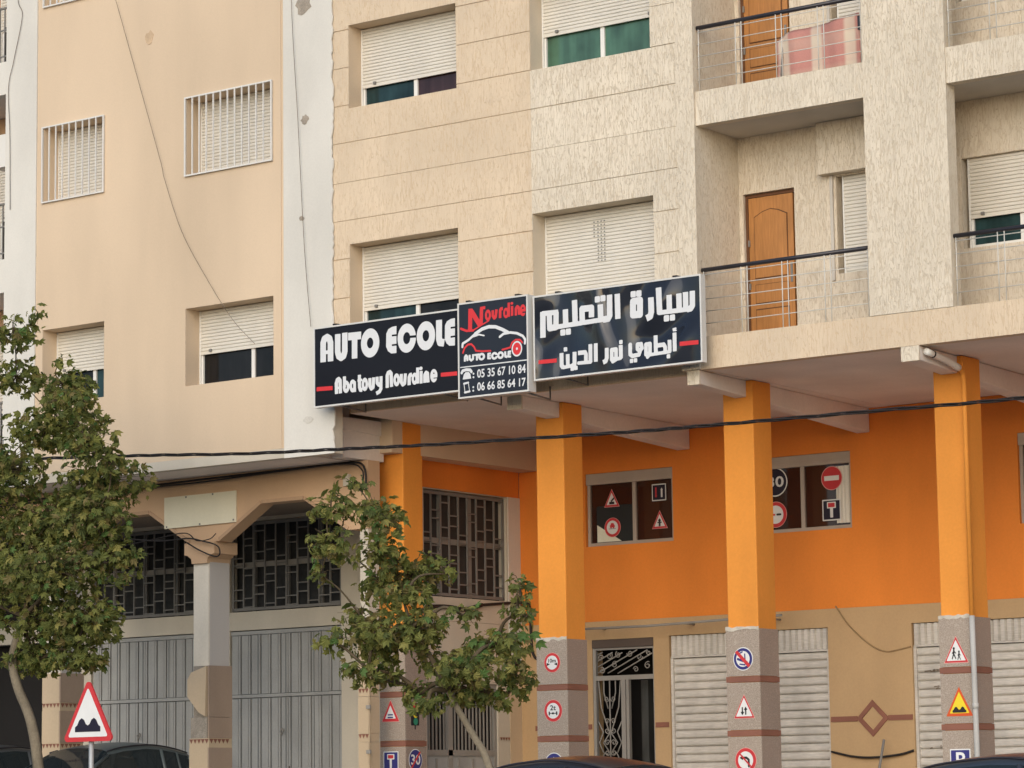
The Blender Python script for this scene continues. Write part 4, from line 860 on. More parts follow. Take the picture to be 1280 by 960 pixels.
sticker('red triangle quayside sticker at top of the left upper window', front(-23.998, yp, 4.25, .26), [(SPK, [tri(.60)]), (SR, [tri(.56)]), (SW, [tri(.40)]), (SBK, [bxp(-.16, -.22, .18, -.08), ('p', [(-.08, -.04), (.14, .16), (.18, .06), (.02, -.08)])])], GW)
sticker('dark square priority arrows sticker in the left upper window', front(-23.187, yp, 4.308, .24), [(SW, [bxp(-.5, -.5, .5, .5)]), (SN, [bxp(-.44, -.44, .44, .44)]), (SW, ARW(.2, -.3, .15, .06)), (SR, ARW(-.2, .3, -.2, .05))], GW)
sticker('round red ringed sticker with red lorry in the left upper window', front(-23.993, yp, 3.86, .28), CIR_R+[(SR, [bxp(-.15, 0, .15, .12), disc(.05, -.08, 0), disc(.05, .08, 0), ('p', [(-.12, .1), (.12, .1), (.08, .22), (-.08, .22)])]), (M('sticker_grey', (.3, .3, .3), .6, .05), [bxp(-.22, -.09, .22, -.05)])], GW)
sticker('red triangle crossroads sticker in the left upper window', front(-23.183, yp, 3.887, .26), [(SPK, [tri(.60)]), (SR, [tri(.56)]), (SW, [tri(.40)]), (SBK, [bxp(-.06, -.24, .06, .1), bxp(-.15, -.06, .15, .0), ('p', [(-.12, .06), (.12, .06), (0, .2)])])], GW)
sticker('round dark 30 sticker half hidden behind the third column', front(-21.27, yp, 4.31, .40), [(SW, [disc(.5)]), (SN, [disc(.46)]), (SW, [txt('30', -.30, -.18, .36, .2)])], GW)
sticker('round red ringed no overtaking sticker beside the third column', front(-21.27, yp, 3.86, .36), CIR_R+[(SBK, [ln([(.08, 0), (.22, 0)], .04)]), (SR, [ln([(-.2, 0), (-.05, 0)], .04)])], GW)
sticker('round red no entry sticker with white bar in the middle upper window', front(-20.368, yp, 4.30, .33), [(SPK, [disc(.5)]), (SR, [disc(.47)]), (SW, [bxp(-.35, -.1, .35, .1)])], GW)
sticker('square dark dead end sticker in the middle upper window', front(-20.382, yp, 3.866, .29), [(SW, [bxp(-.5, -.5, .5, .5)]), (SN, [bxp(-.44, -.44, .44, .44)]), (SW, [bxp(-.08, -.36, .08, .1), bxp(-.24, .08, .24, .38)]), (SR, [bxp(-.18, .13, .18, .33)])], GW)

# ================================================================ BUMP WARNING SIGN ON ITS POST
SX, SYY = -26.25, 27.0
rs = tag(empty('road_sign', (SX, SYY, RZ+.2)), 'red bordered triangle bump warning sign on a grey post at the kerb', 'road sign')
def rtri(r, k=.1):
    P = []
    for a in (math.pi/2, math.pi/2+2*math.pi/3, math.pi/2+4*math.pi/3):
        c = Vector((r*(1-k)*math.cos(a), r*(1-k)*math.sin(a)))
        for q in range(7): b = a-math.radians(58)+math.radians(116)*q/6; P.append((c.x+r*k*math.cos(b), c.y+r*k*math.sin(b)))
    return P
ZC, SC = 1.06, .475
ca, sa = math.cos(math.radians(-2)), math.sin(math.radians(-2))       # the plate is turned a little towards the road
def plate(P, d0, d1, nm, mt, par):
    g = G().prism([(x*SC, z*SC) for x, z in P], d0, d1); g.V = [(SX+x*ca-y*sa, SYY-.05+x*sa+y*ca, ZC+z) for x, y, z in g.V]; return g.build(nm, mt, par)
pl_ = plate(rtri(1.0, .10), -.012, .012, 'sign_plate', SR, rs)
plate(rtri(.82, .05), -.0155, -.0125, 'white_face', SW, pl_); plate([(x*1.75, z*1.75+.14) for x, z in HUMP[0][1]], -.019, -.016, 'bump_symbol', SN, pl_)
for z in (.85, 1.05): box('clamp', SX-.05, SX+.05, SYY-.035, SYY+.04, z, z+.04, IRONL, rs)
tube('post', [(SX, SYY, RZ+.15), (SX, SYY, 1.2)], .032, M('galvanised_post', (.42, .42, .41), .5, .08, 3, .03, 60, metal=.4), rs, 12)

# ================================================================ BLANKET ON THE UPPER BALCONY RAIL
BLK = M('blanket_plaid', (.50, .235, .20), .95, .12, 3, .06, 60, .2, 60)
n_ = BLK.node_tree.nodes; L_ = BLK.node_tree.links; bs_ = n_['Principled BSDF']; tc = n_.new('ShaderNodeTexCoord'); sp = n_.new('ShaderNodeSeparateXYZ'); L_.new(tc.outputs['Object'], sp.inputs[0])
def stripe(sock, freq, ph, lo, hi):
    a = n_.new('ShaderNodeMath'); a.operation = 'MULTIPLY_ADD'; a.inputs[1].default_value = freq; a.inputs[2].default_value = ph; L_.new(sock, a.inputs[0])
    s = n_.new('ShaderNodeMath'); s.operation = 'SINE'; L_.new(a.outputs[0], s.inputs[0]); r = n_.new('ShaderNodeMapRange'); r.inputs['From Min'].default_value = lo; r.inputs['From Max'].default_value = hi; L_.new(s.outputs[0], r.inputs['Value']); return r.outputs[0]
sx_ = stripe(sp.outputs['X'], 13.5, 1.7, .35, .75); sz_ = stripe(sp.outputs['Z'], 16, .4, .0, .9)
pm = n_.new('ShaderNodeMath'); pm.operation = 'MULTIPLY_ADD'; pm.inputs[1].default_value = .75; L_.new(sx_, pm.inputs[0]); q_ = n_.new('ShaderNodeMath'); q_.operation = 'MULTIPLY'; q_.inputs[1].default_value = .25; L_.new(sz_, q_.inputs[0]); L_.new(q_.outputs[0], pm.inputs[2])
mx_ = n_.new('ShaderNodeMix'); mx_.data_type = 'RGBA'; mx_.inputs['B'].default_value = (.66, .56, .44, 1); L_.new(pm.outputs[0], mx_.inputs['Factor']); L_.new(bs_.inputs['Base Color'].links[0].from_socket, mx_.inputs['A']); L_.new(mx_.outputs['Result'], bs_.inputs['Base Color'])
g = G(); nu, nv = 34, 16; x0, x1 = -18.43, -17.27; rr = random.Random(8)
for i in range(nu+1):                      # a folded quilt hung over a rack: front sheet, rounded top, back sheet
    u = i/nu; x = x0+(x1-x0)*u; zt = 9.27+.10*u+.012*math.sin(u*9)-(.06*max(0, .12-u)/.12)
    for j in range(nv+1):
        t = j/nv
        if t < .45: z = 8.70+(zt-.03-8.70)*t/.45; y = 30.86-.03*(t/.45)+.012*math.sin(u*14+t*3)
        elif t < .55: a = (t-.45)/.1*math.pi; z = zt-.03+.04*math.sin(a); y = 30.83+.045*(1-math.cos(a))
        else: z = zt-.03-(zt-8.75)*(t-.55)/.45; y = 30.92+.06*(t-.55)
        g.V.append((x+.012*math.sin(t*7), y+.010*math.sin(u*23), z))
for i in range(nu):
    for j in range(nv): q = i*(nv+1)+j; g.F.append((q, q+nv+1, q+nv+2, q+1))
o = tag(g.build('blanket', BLK, None, True), 'pink and cream striped quilt airing behind the upper balcony railing', 'blanket')
md = o.modifiers.new('thick', 'SOLIDIFY'); md.thickness = .03
o = tag(empty('drying_rack', (-17.55, 30.9, 8.66)), 'black bar end showing beside the striped quilt on the upper balcony', 'rack')
tube('top_bar', [(-18.4, 30.885, 9.20), (-17.12, 30.885, 9.29)], .018, RAILB, o)
for x in (-18.35, -17.2): tube('leg', [(x, 30.885, 9.25), (x, 30.80, 8.66)], .012, IRON, o); tube('leg', [(x, 30.885, 9.25), (x, 31.05, 8.66)], .012, IRON, o)
box('end_cap', -17.27, -17.12, 30.82, 30.95, 9.16, 9.33, RAILB, o)

# ================================================================ CABLES, PIPES AND SMALL FITTINGS
def smooth(P, n=6):
    P = [Vector(p) for p in P]; P = [2*P[0]-P[1]]+P+[2*P[-1]-P[-2]]; out = []
    for i in range(1, len(P)-2):
        for k in range(n):
            t = k/n; a, b, c, d = P[i-1], P[i], P[i+1], P[i+2]
            out.append(.5*((2*b)+(c-a)*t+(2*a-5*b+4*c-d)*t*t+(3*b-a-3*c+d)*t**3))
    return out+[P[-2]]
base = smooth([(-42, 30.2, 5.6), (-33, 29.95, 5.05), (-28.33, 29.9, 4.78), (-26.35, 29.9, 4.65), (-24.76, 29.9, 4.58), (-23.11, 29.9, 4.51), (-21.47, 29.9, 4.46), (-20.04, 29.9, 4.42), (-18.72, 29.9, 4.40), (-16.72, 29.9, 4.38), (-14.79, 29.9, 4.36), (-10, 29.9, 4.38), (-2, 29.9, 4.55)], 40)
oc = tag(empty('overhead_cable', (-20, 29.9, 4.35)), 'thick twisted black power cable slung along both facades below the signboards', 'cable')
for s in range(3):
    P = [p+Vector((0, math.cos(p.x*4.2+.9*math.sin(p.x*1.3)+s*2.094)*.0145, math.sin(p.x*4.2+.9*math.sin(p.x*1.3)+s*2.094)*.0145)) for p in base]; tube('strand', P, .0105, CABLE, oc, 5)
def wire(label, pts, r, mat=CABLE, local=True, n=8, name='cable'):
    P = smooth([lw(*p) if local else p for p in pts], n); return tag(tube(name, P, r, mat, None, 5), label, 'cable')
wire('thin loose wire wandering down the peach wall to the lower window', [(-3.21, -.05, 11.56), (-3.5, -.05, 12.6), (-2.8, -.05, 10.43), (-2.31, -.05, 9.07), (-2.22, -.05, 8.77), (-1.88, -.05, 7.97), (-1.38, -.06, 7.23), (-.9, -.07, 6.62), (-.49, -.07, 6.24)][0:1]+[(-2.8, -.05, 10.43), (-2.31, -.05, 9.07), (-2.22, -.05, 8.77), (-1.88, -.05, 7.97), (-1.38, -.06, 7.23), (-.9, -.07, 6.62), (-.49, -.07, 6.24)], .004, M('brown_wire', (.17, .13, .095), .8, .1))
wire('thin wire running down the white strip at the far left', [(-5.3, -.04, 12.6), (-5.26, -.04, 11.92), (-5.17, -.04, 11.66), (-5.34, -.04, 11.02), (-5.45, -.04, 10.61), (-5.41, -.04, 9.87), (-5.39, -.04, 8.76)], .005, M('brown_wire', (.12, .085, .06)))
wire('thin wire hanging down the white corner strip to the signboard', [(.16, -.05, 11.5), (.2, -.05, 10.51), (.29, -.05, 9.26), (.37, -.05, 7.91), (.43, -.05, 7.13), (.52, -.06, 6.37)], .004, M('brown_wire', (.12, .085, .06)))
wire('black cable clipped under the overhang of the peach building', [(-9, .88, 4.50), (-3.86, .88, 4.57), (-2.43, .88, 4.59), (-1.2, .88, 4.60), (-.16, .88, 4.61), (.42, .88, 4.61), (.60, .88, 4.58), (.67, .88, 4.46), (.68, .88, 4.2)], .016)
wire('second black cable under the overhang, dipping below the first', [(-9, .86, 4.44), (-3.8, .86, 4.54), (-2.4, .86, 4.55), (-1.0, .86, 4.585), (.3, .86, 4.60), (.62, .86, 4.5), (.64, .86, 4.3)], .012)
wire('slack black cable looped round the capital of the middle pier', [(-5.5, .86, 3.92), (-3.97, .84, 3.84), (-3.17, .84, 3.76), (-2.6, .84, 3.76), (-2.3, .84, 3.70), (-2.13, .84, 3.66), (-2.03, .86, 3.60), (-2.03, .88, 3.50), (-2.12, .86, 3.48), (-2.38, .84, 3.58), (-2.62, .84, 3.70)], .011)
wire('upper cable strung from the tree side to the capital of the middle pier', [(-5.5, .88, 3.70), (-4.2, .86, 3.72), (-3.2, .84, 3.80), (-2.66, .84, 3.84), (-2.45, .86, 3.72), (-2.2, .86, 3.73), (-2.1, .88, 3.80)], .008)
wire('black cable hooking down the orange wall beside the lattice window', [(-25.58, 34.2, 2.78), (-25.57, 34.9, 2.84), (-25.50, 35.16, 2.85), (-25.42, 35.17, 2.78), (-25.40, 35.17, 2.4), (-25.38, 35.17, 2.14), (-25.30, 35.17, 2.03), (-25.2, 35.17, 2.10)], .022, CABLE, False)
wire('bundle of black cable along the lattice window sill', [(-25.57, 32.95, 2.70), (-25.56, 33.4, 2.72), (-25.55, 33.8, 2.70), (-25.56, 34.2, 2.78)], .035, CABLE, False)
wire('thin tan cable sagging on the pier between the two shops', [(-20.32, 35.18, 2.55), (-20.12, 35.18, 2.28), (-19.82, 35.18, 2.02), (-19.58, 35.18, 1.91), (-19.35, 35.18, 1.93), (-19.19, 35.18, 1.96)], .010, M('tan_cable', (.30, .20, .10), .8, .1), False)
wire('black cable slung low across the pier with the diamond', [(-20.44, 35.17, .60), (-20.1, 35.15, .53), (-19.78, 35.14, .51), (-19.4, 35.15, .54), (-19.19, 35.17, .59)], .016, CABLE, False)
tag(tube('pole', [(-19.509, 34.95, .74), (-19.58, 34.93, .36), (-19.72, 34.88, -.48)], .018, IRON), 'grey stick leaning against the pier below the diamond', 'pole')
ro = tag(empty('awning_rod', (-23.2, 34.9, 2.40)), 'pale awning rod fixed across the wall above the iron gate', 'rod')
tube('rod', [(-24.46, 34.9, 2.407), (-23.2, 34.9, 2.40), (-21.0, 34.9, 2.45)], .018, IRONL, ro, 8)
for x in (-24.1, -22.6, -21.2): tube('bracket', [(x, 34.9, 2.41), (x, 35.19, 2.41)], .014, IRONL, ro)
box('end_cap', -24.49, -24.455, 34.865, 34.935, 2.36, 2.455, IRONL, ro)
# rainwater pipe on the rightmost column
rp = tag(empty('drain_pipe', (-16.41, 31.57, -.5)), 'rainwater pipe down the rightmost column, orange above and grey below', 'pipe')
tube('upper_pipe', smooth([(-16.395, 30.70, 5.12), (-16.395, 31.2, 5.06), (-16.395, 31.5, 5.0), (-16.40, 31.575, 4.9), (-16.40, 31.575, 4.6)], 5)+[Vector((-16.40, 31.575, 2.09))], .030, ORANGE, rp, 10)
tube('white_elbow', smooth([(-16.40, 30.66, 5.13), (-16.397, 31.15, 5.075), (-16.396, 31.45, 5.02)], 5), .042, PVC, rp, 10)
tube('rubber_ring', [(-16.399, 30.80, 5.115), (-16.399, 30.825, 5.112)], .047, CABLE, rp, 10)
tube('lower_pipe', [(-16.40, 31.575, 2.088), (-16.395, 31.575, 1.4), (-16.39, 31.57, .5), (-16.39, 31.57, -.5)], .034, M('grey_pipe', (.42, .41, .385), .6, .1, 3), rp, 10)
tube('pipe_collar', [(-16.392, 31.572, 1.0), (-16.392, 31.572, 1.06)], .040, M('grey_pipe', (.42, .41, .385)), rp, 10)

# ================================================================ CARS
def car(name, label, loc, rz, paint, H=1.43, L=4.15, Wd=1.68, hatch=True):
    root = tag(empty(name, loc, rz, True), label, 'car')
    hw = Wd/2; belt = .90; zr = H
    # lower body: lofted rings (x, half width, sill z, deck z)
    st = [(-L/2, .62, .42, .62), (-L/2+.06, .74, .30, .80), (-L/2+.35, .80, .24, .92), (-L/2+.9, hw, .20, .95), (0, hw, .19, .93), (L/2-1.3, hw, .20, .92), (L/2-.9, .83, .21, .88), (L/2-.4, .80, .24, .80), (L/2-.08, .70, .30, .66), (L/2, .58, .40, .56)]
    V = []; F = []; nr = 12
    for x, w_, a, d in st:
        V += [(x, -w_*.80, a), (x, -w_*.97, a+.10), (x, -w_, (a+d)/2), (x, -w_*.96, d-.08), (x, -w_*.86, d), (x, -w_*.4, d+.015), (x, w_*.4, d+.015), (x, w_*.86, d), (x, w_*.96, d-.08), (x, w_, (a+d)/2), (x, w_*.97, a+.10), (x, w_*.80, a)]
    for i in range(len(st)-1):
        for k in range(nr): F.append((i*nr+k, (i+1)*nr+k, (i+1)*nr+(k+1) % nr, i*nr+(k+1) % nr))
    F.append(tuple(range(nr))); F.append(tuple((len(st)-1)*nr+k for k in reversed(range(nr))))
    body = mesh('body', V, F, paint, root, True); md = body.modifiers.new('s', 'SUBSURF'); md.levels = md.render_levels = 2
    # cabin: rings from the rear glass base to the windscreen base
    xr0, xr1, xf1, xf0 = (-L/2+.22, -L/2+.62, .28, 1.02) if hatch else (-L/2+.75, -L/2+1.35, .25, .98)
    xs = [xr0, xr1, xr1+.25, (xr1+xf1)/2-.25, (xr1+xf1)/2+.05, xf1-.30, xf1, xf0]
    def ring(x):
        if x <= xr1: t = (x-xr0)/(xr1-xr0)
        elif x >= xf1: t = (xf0-x)/(xf0-xf1)
        else: t = 1
        s = (x-xr1)/(xf1-xr1); crown = 0 if t < 1 else -.105*(2*s-1)**2-.012*(1-s)
        zt = belt+(zr-.035+crown-belt)*t; wb = hw*.93; w1 = wb+(hw*.74-wb)*t
        return [(x, -wb, belt-.03), (x, -(w1+.012), max(belt, zt-.085*t)), (x, -w1*.955, zt-.030*t), (x, -w1*.80, zt), (x, -w1*.4, zt+.024*t), (x, 0, zt+.034*t), (x, w1*.4, zt+.024*t), (x, w1*.80, zt), (x, w1*.955, zt-.030*t), (x, w1+.012, max(belt, zt-.085*t)), (x, wb, belt-.03)]
    R = [ring(x) for x in xs]; V = [p for r in R for p in r]; m = 11
    q = lambda i, k: (i*m+k, (i+1)*m+k, (i+1)*m+k+1, i*m+k+1)
    n = len(xs)-1
    def part(nm, Fs, mt, par, sm=True, solid=0):
        idx = sorted({i for f in Fs for i in f}); mp = {a: b for b, a in enumerate(idx)}
        ob = mesh(nm, [V[i] for i in idx], [tuple(mp[i] for i in f) for f in Fs], mt, par, sm); return ob
    roof = part('roof', [q(i, k) for i in range(1, n-1) for k in range(1, 9)], paint, root); md = roof.modifiers.new('s', 'SUBSURF'); md.levels = md.render_levels = 2
    part('windscreen', [q(n-1, k) for k in range(1, 9)], GL_CAR, root); part('rear_window', [q(0, k) for k in range(1, 9)], GL_CAR, root)
    for k in (0, 9):
        part('rear_side_window', [q(1, k), q(2, k)], GL_CAR, root); part('side_window', [q(3, k)], GL_CAR, root); part('front_side_window', [q(4, k), q(5, k)], GL_CAR, root)
        part('quarter_window', [q(0, k)], GL_CAR, root); part('front_quarter_window', [q(n-1, k)], GL_CAR, root)
    for k, s in ((1, -1), (9, 1)):
        c0 = 0 if s < 0 else 10
        e = lambda i, kk: Vector(V[i*m+kk])
        for a, b, r in ((e(0, c0), e(1, k), .035), (e(7, c0), e(6, k), .028), (e(3, c0), e(3, k), .03), (e(2, c0), e(2, k), .02)): tube('pillar', [a, b], r, paint, root, 6)
        tube('roof_rail', smooth([e(i, 2 if s < 0 else 8)+Vector((0, s*.012, .004)) for i in range(1, 7)], 4), .012, RAILB, root, 6)
        tube('window_seal', [e(0, c0), e(7, c0)], .014, RAILB, root, 5)
        # mirrors, lamps, handles
        g = G(); g.add([(.78+.09*a, s*(hw+.03+.10*b), .93+.07*c) for a in (-1, 1) for b in (0, 1) for c in (-1, 1)], [(0, 1, 3, 2), (4, 6, 7, 5), (0, 4, 5, 1), (2, 3, 7, 6), (0, 2, 6, 4), (1, 5, 7, 3)]); g.build('mirror', paint, root)
        g = G(); g.add([(L/2-.16-.12*abs(b), s*(.42+.26*b), .56+.10*c) for b in (0, 1) for c in (0, 1)]+[(L/2-.02-.16*abs(b), s*(.42+.26*b), .56+.10*c) for b in (0, 1) for c in (0, 1)], [(0, 1, 3, 2), (4, 6, 7, 5), (0, 4, 5, 1), (2, 3, 7, 6), (0, 2, 6, 4), (1, 5, 7, 3)]); g.build('headlight', glass('lamp_glass', (.5, .5, .5), 1.), root)
        box('tail_light', -L/2+.0, -L/2+.12, s*.58-.10, s*.58+.10, .62, .80, M('tail_red', (.35, .02, .02), .3, .05), root)
        for x in (-.95, .05): box('door_handle', x, x+.14, s*(hw+.005)-.012, s*(hw+.005)+.012, .76, .79, RAILB, root)
        for x in (-L/2+.80, L/2-.78):
            P = []; w = tube('wheel', [(x, s*(hw-.20), .30), (x, s*(hw+.01), .30)], .30, CABLE, root, 24)
            tube('rim', [(x, s*(hw-.02), .30), (x, s*(hw+.02), .30)], .19, ALU, w, 16)
    box('licence_plate', L/2-.03, L/2+.008, -.26, .26, .40, .51, SW, root)
    for s in (-.36, .36):
        for x in (-.35, .45): G().prism([(x-.06, .60), (x+.08, .60), (x+.06, 1.0), (x+.04, 1.03), (x+.05, H-.26), (x-.02, H-.25), (x-.02, 1.03), (x-.07, .99)], s-.19, s+.19).build('seat', M('seat_fabric', (.05, .05, .055), .95, .1), root)
    return root
P_BLACK = M('car_paint_black', (.020, .021, .025), .28, .08, 2, .03, 60, spec=.6); P_NAVY = M('car_paint_blue_grey', (.035, .045, .06), .28, .08, 2, .03, 60, spec=.6)
P_TEAL = M('car_paint_grey_green', (.10, .12, .12), .35, .10, 2, .03, 60, spec=.5); P_DARK = M('car_paint_charcoal', (.06, .065, .07), .35, .1, 2, .03, 60, spec=.5)
car('parked_car', 'black hatchback parked at the kerb in front of the second orange column', (-18.1, 25.25, RZ), math.pi, P_BLACK, 1.415, 3.75)
car('parked_car', 'blue grey hatchback parked at the kerb in front of the rightmost column', (-13.15, 25.25, RZ), math.pi, P_NAVY, 1.345, 4.0)
a_ = math.radians(-91.2)
q = lw(-4.72, 1.05, -.5); car('parked_car', 'grey green hatchback nosing out between the piers behind the bump sign', q, a_, P_TEAL, 1.45, 4.0, 1.62)
q = lw(-7.75, 1.25, -.5); car('parked_car', 'dark car in the shaded arcade behind the trunk of the large tree', q, a_, P_DARK, 1.48, 4.1, 1.66)

# ================================================================ TREES
LEAFC = [(.140, .158, .044), (.190, .200, .056), (.098, .120, .038), (.265, .245, .075), (.105, .180, .052), (.20, .165, .065)]
LMATS = []
for i, c in enumerate(LEAFC):
    m = M('leaf_%d' % i, c, .65, .18, 6, .10, 40, spec=.18); b = m.node_tree.nodes['Principled BSDF']
    b.inputs['Subsurface Weight'].default_value = 0; b.inputs['Sheen Weight'].default_value = .05
    t = m.node_tree.nodes.new('ShaderNodeBsdfTranslucent'); t.inputs[0].default_value = (c[0]*1.4, c[1]*1.5, c[2]*.8, 1)
    x = m.node_tree.nodes.new('ShaderNodeMixShader'); x.inputs[0].default_value = .30
    m.node_tree.links.new(b.outputs[0], x.inputs[1]); m.node_tree.links.new(t.outputs[0], x.inputs[2]); m.node_tree.links.new(x.outputs[0], m.node_tree.nodes['Material Output'].inputs['Surface'])
    LMATS.append(m)
BARK = M('plane_bark', (.20, .165, .115), .95, .30, 7, .15, 40, .5, 40); TWIG = M('twig_bark', (.10, .075, .045), .95, .2, 6, .1, 40)
def leaf_shape(seed):
    """palmate plane-tree leaf about 1 wide, folded along its ribs"""
    rr = random.Random(seed); out = []
    lobes = [(-150, .30), (-118, .34), (-88, .66), (-64, .46), (-42, .88), (-21, .58), (0, 1.0), (21, .58), (42, .88), (64, .46), (88, .66), (118, .34), (150, .30)]
    for a, r in lobes:
        r *= rr.uniform(.85, 1.12); q = math.radians(a+rr.uniform(-5, 5)); out.append((r*.62*math.sin(q), r*.62*math.cos(q)+.18))
    V = [(0, 0.02, 0)]
    for i, (x, y) in enumerate(out): V.append((x, y, (.06 if i % 2 else -.05)-.28*(x*x)-.22*max(0, y-.2)**2))
    V.append((0, -.28, -.02)); n = len(out)
    F = [(0, i, i+1) for i in range(1, n)]+[(0, n, 1)]
    V.pop(); return V, F
SHAPES = [leaf_shape(s) for s in range(5)]
def tree(name, label, loc, trunk, clumps, dens, leaf=.145, seed=1, extra=()):
    rr = random.Random(seed); nr = np.random.RandomState(seed)
    root = tag(empty(name, loc), label, 'tree')
    tk = tube('trunk', smooth(trunk, 5), [(.075 if 'large' in label else .05)*(1-.35*i/((len(trunk)-1)*5)) for i in range((len(trunk)-1)*5+1)], BARK, root, 12)
    top = Vector(trunk[-1]); tw = G(); L = []
    hub = [top]
    for (cx, cy, cz, rx, rz, d) in clumps: hub.append(Vector((cx, cy, cz)))
    order = sorted(range(1, len(hub)), key=lambda i: (hub[i]-top).length); done = [0]
    big = G()
    for i in order:                         # each clump grows from the nearest branch already there
        j = min(done, key=lambda k: (hub[k]-hub[i]).length+.35*(hub[k]-top).length+(1.2 if hub[k].z > hub[i].z+.1 else 0)); a, b = hub[j], hub[i]; mid = (a+b)/2+Vector((rr.uniform(-.08, .08), rr.uniform(-.08, .08), rr.uniform(-.02, .12)))
        dl = (a-top).length; big.tube(smooth([a, mid, b], 4), max(.010, .036-.014*dl), 6, True, max(.005, .022-.010*dl)); done.append(i)
    for (cx, cy, cz, rx, rz, d) in clumps:
        n = int(dens*d*rx*rz*100); ry = max(.22, (rx+rz)*.55)
        c = Vector((cx, cy, cz))
        for k in range(max(3, n//9)):
            v = Vector(nr.normal(size=3)); v.normalize(); e = c+Vector((v.x*rx, v.y*ry, v.z*rz))*.95
            tw.tube([c, (c+e)/2+Vector((0, 0, .04)), e], .006, 4, False, .002)
        for k in range(n):
            v = Vector(nr.normal(size=3)); v.normalize(); r = rr.random()**.45
            p = c+Vector((v.x*rx, v.y*ry, v.z*rz))*r
            nrm = (v*.6+Vector((rr.gauss(0, .5), rr.gauss(-.25, .5), .30+rr.gauss(0, .4)))).normalized()
            tip = (Vector((v.x, v.y, -.35))+Vector((rr.gauss(0, .6), rr.gauss(0, .6), rr.gauss(0, .4)))); tip = (tip-nrm*tip.dot(nrm)).normalized()
            s = leaf*rr.uniform(.5, 1.3); ci = rr.choices(range(6), (32, 25, 20, 9, 6, 7) if 'large' in label else (26, 26, 14, 15, 6, 15))[0]
            L.append((p, nrm, tip, s, rr.randrange(5), ci))
    for (x, y, z, n, ci) in extra:
        for k in range(n):
            p = Vector((x+rr.uniform(-.12, .12), y+rr.uniform(-.1, .1), z+rr.uniform(-.14, .14))); nrm = Vector((rr.gauss(0, .4), -.8, .5)).normalized(); tip = Vector((rr.gauss(0, 1), 0, -.4)); tip = (tip-nrm*tip.dot(nrm)).normalized()
            L.append((p, nrm, tip, leaf*1.35, rr.randrange(5), ci))
    big.build('branches', TWIG, root, True); kind(tw.build('twigs', TWIG, root), 'stuff')
    L.sort(key=lambda l: (l[0]).length - l[3]*6)            # nearest and largest first: those are single leaves
    mats = [bpy.data.meshes.new('leaf') for _ in range(0)]
    protos = {}
    for (p, nrm, tip, s, sh, ci) in L[:300]:
        if (sh, ci) not in protos:
            me = bpy.data.meshes.new('leaf'); V, F = SHAPES[sh]; me.from_pydata(V, [], F); me.materials.append(LMATS[ci]); protos[sh, ci] = me
        o = link(bpy.data.objects.new('leaf', protos[sh, ci])); x = tip.cross(nrm)
        o.parent = root; R3 = Matrix((x, tip, nrm)).transposed(); o.matrix_local = Matrix.Translation(p-W0[root.name]) @ R3.to_4x4() @ Matrix.Scale(s, 4)
    V = []; F = []; MI = []
    for (p, nrm, tip, s, sh, ci) in L[300:]:
        x = tip.cross(nrm); o0 = len(V); SV, SF = SHAPES[sh]
        for a, b, c in SV: q = p+(x*a+tip*b+nrm*c)*s; V.append((q.x, q.y, q.z))
        F += [(i+o0, j+o0, k+o0) for i, j, k in SF]; MI += [ci]*len(SF)
    cr = mesh('crown', V, F, LMATS, root); cr.data.polygons.foreach_set('material_index', MI); kind(cr, 'stuff')
    return len(L)
# crowns: clump centres in metres (x, y, z, half width, half height, density)
def clumps_at(y0, rows, sc, seed):
    rr = random.Random(seed); out = []
    for (x, z, rx, rz, d) in rows: out.append((x, y0+rr.uniform(-.45, .45), z, rx, rz, d))
    return out
T1ROWS = [(-27.76,6.08,0.39,0.27,0.6),(-27.57,6.33,0.13,0.15,0.4),(-26.98,5.67,0.1,0.12,0.4),(-28.04,5.58,0.4,0.26,0.8),(-27.17,5.38,0.45,0.23,0.8),(-26.64,5.09,0.35,0.25,0.7),(-26.27,5.03,0.15,0.25,0.6),(-27.52,4.91,0.77,0.33,1),(-26.45,4.56,0.4,0.29,0.9),(-27.95,4.32,0.65,0.44,1.1),(-26.8,4.13,0.69,0.39,1.1),(-26.21,4.29,0.22,0.18,0.6),(-27.51,3.66,0.8,0.43,1.2),(-26.54,3.6,0.53,0.39,1.2),(-27.93,2.96,0.71,0.44,1.2),(-26.93,2.91,0.69,0.43,1.2),(-26.26,3.07,0.3,0.36,1),(-27.49,2.32,0.74,0.37,1.2),(-26.64,2.34,0.52,0.34,1.2),(-27.77,1.88,0.54,0.21,1.1),(-26.92,1.89,0.45,0.22,1.1),(-28.93,4.71,0.61,0.64,0.9),(-28.98,3.65,0.67,0.64,1),(-28.96,2.6,0.67,0.63,1),(-28.86,5.56,0.41,0.43,0.6)]
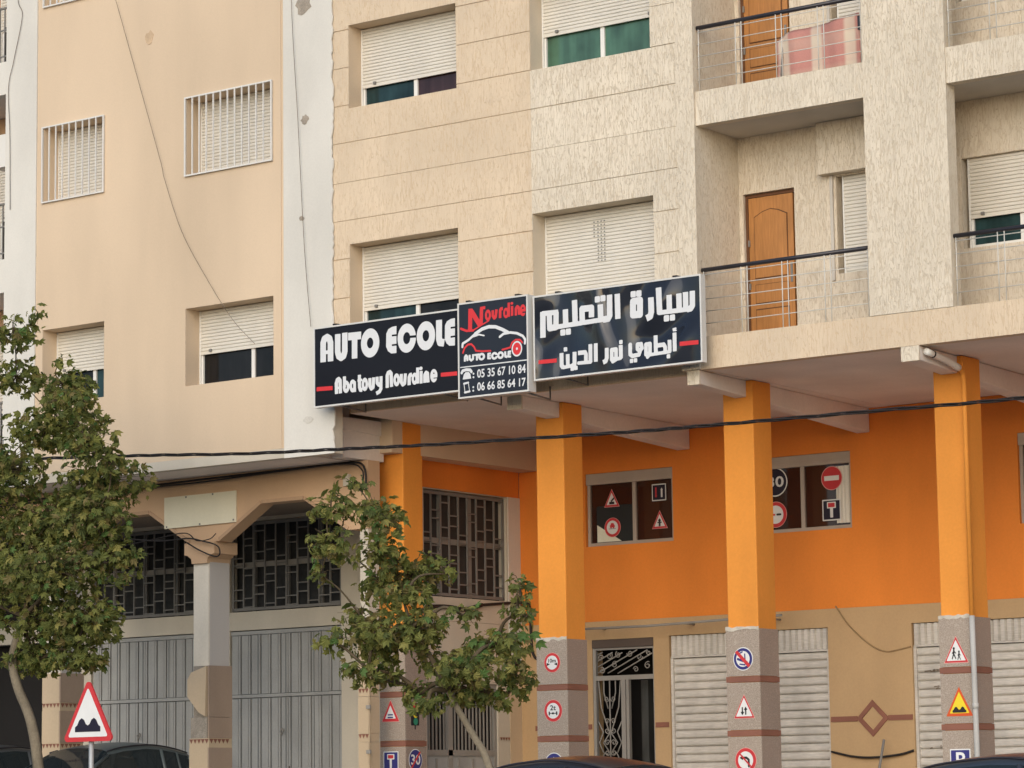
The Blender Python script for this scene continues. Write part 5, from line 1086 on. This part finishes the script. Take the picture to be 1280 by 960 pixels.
T2ROWS = [(-22.08,3.71,0.22,0.13,0.7),(-22.33,3.43,0.3,0.21,0.9),(-21.88,3.37,0.32,0.24,1),(-21.5,3.22,0.21,0.22,0.8),(-22.34,3.02,0.26,0.25,0.9),(-21.82,2.89,0.34,0.24,1),(-22.82,2.97,0.13,0.13,0.5),(-21.43,2.75,0.19,0.19,0.8),(-22.01,2.53,0.39,0.23,1),(-21.35,2.34,0.38,0.22,1),(-22.19,2.16,0.35,0.19,1),(-21.59,1.94,0.49,0.24,1.1),(-20.98,2.07,0.25,0.17,0.8),(-22.32,1.87,0.26,0.15,0.9),(-21.86,1.53,0.38,0.19,1.1),(-21.13,1.59,0.48,0.22,1.2),(-20.43,1.78,0.39,0.2,1.1),(-20.09,2.12,0.16,0.18,0.8),(-20.06,2.46,0.14,0.15,0.7),(-19.87,1.77,0.16,0.13,0.8),(-20.53,1.48,0.47,0.22,1.2),(-21.37,1.25,0.32,0.15,1),(-20.76,1.21,0.37,0.16,1.2),(-20.19,1.36,0.28,0.16,1),(-21.71,2.62,0.43,0.28,1),(-21.12,1.94,0.42,0.24,1.1),(-21.95,1.84,0.43,0.22,1.1),(-19.97,2.3,0.12,0.2,0.8),(-19.93,1.53,0.2,0.14,0.9),(-22.55,2.67,0.15,0.13,0.6),(-22.49,3.62,0.11,0.13,0.5),(-20.9,1.09,0.31,0.11,0.9),(-20.42,1.17,0.3,0.13,0.9),(-22.14,1.44,0.28,0.13,0.9),(-19.81,2.05,0.1,0.13,0.6),(-20.54,2.1,0.18,0.15,0.7),(-21.17,2.64,0.15,0.15,0.6)]
tree('street_tree', 'large leafy plane tree at the left edge in front of the peach building', (-27.35, 27.3, -0.72), [(-27.35,27.3,-0.77),(-27.47,27.30,0.49),(-27.62,27.30,1.11),(-27.86,27.30,1.54),(-27.95,27.30,1.93),(-27.75,27.30,2.44)], clumps_at(27.3, T1ROWS, 1, 3), 17, .14, 5)
tree('street_tree', 'small sparse plane tree in front of the leftmost orange column', (-20.02, 27.3, -0.72), [(-20.02,27.3,-0.77),(-20.32,27.30,0.37),(-20.54,27.30,0.74),(-20.75,27.30,1.03),(-20.90,27.30,1.27)], clumps_at(27.3, T2ROWS, 1, 4), 15, .137, 6, extra=[(-22.86,27.3,2.95,5,4),(-19.74,27.3,1.84,4,4),(-20.44,27.3,1.69,4,4)])
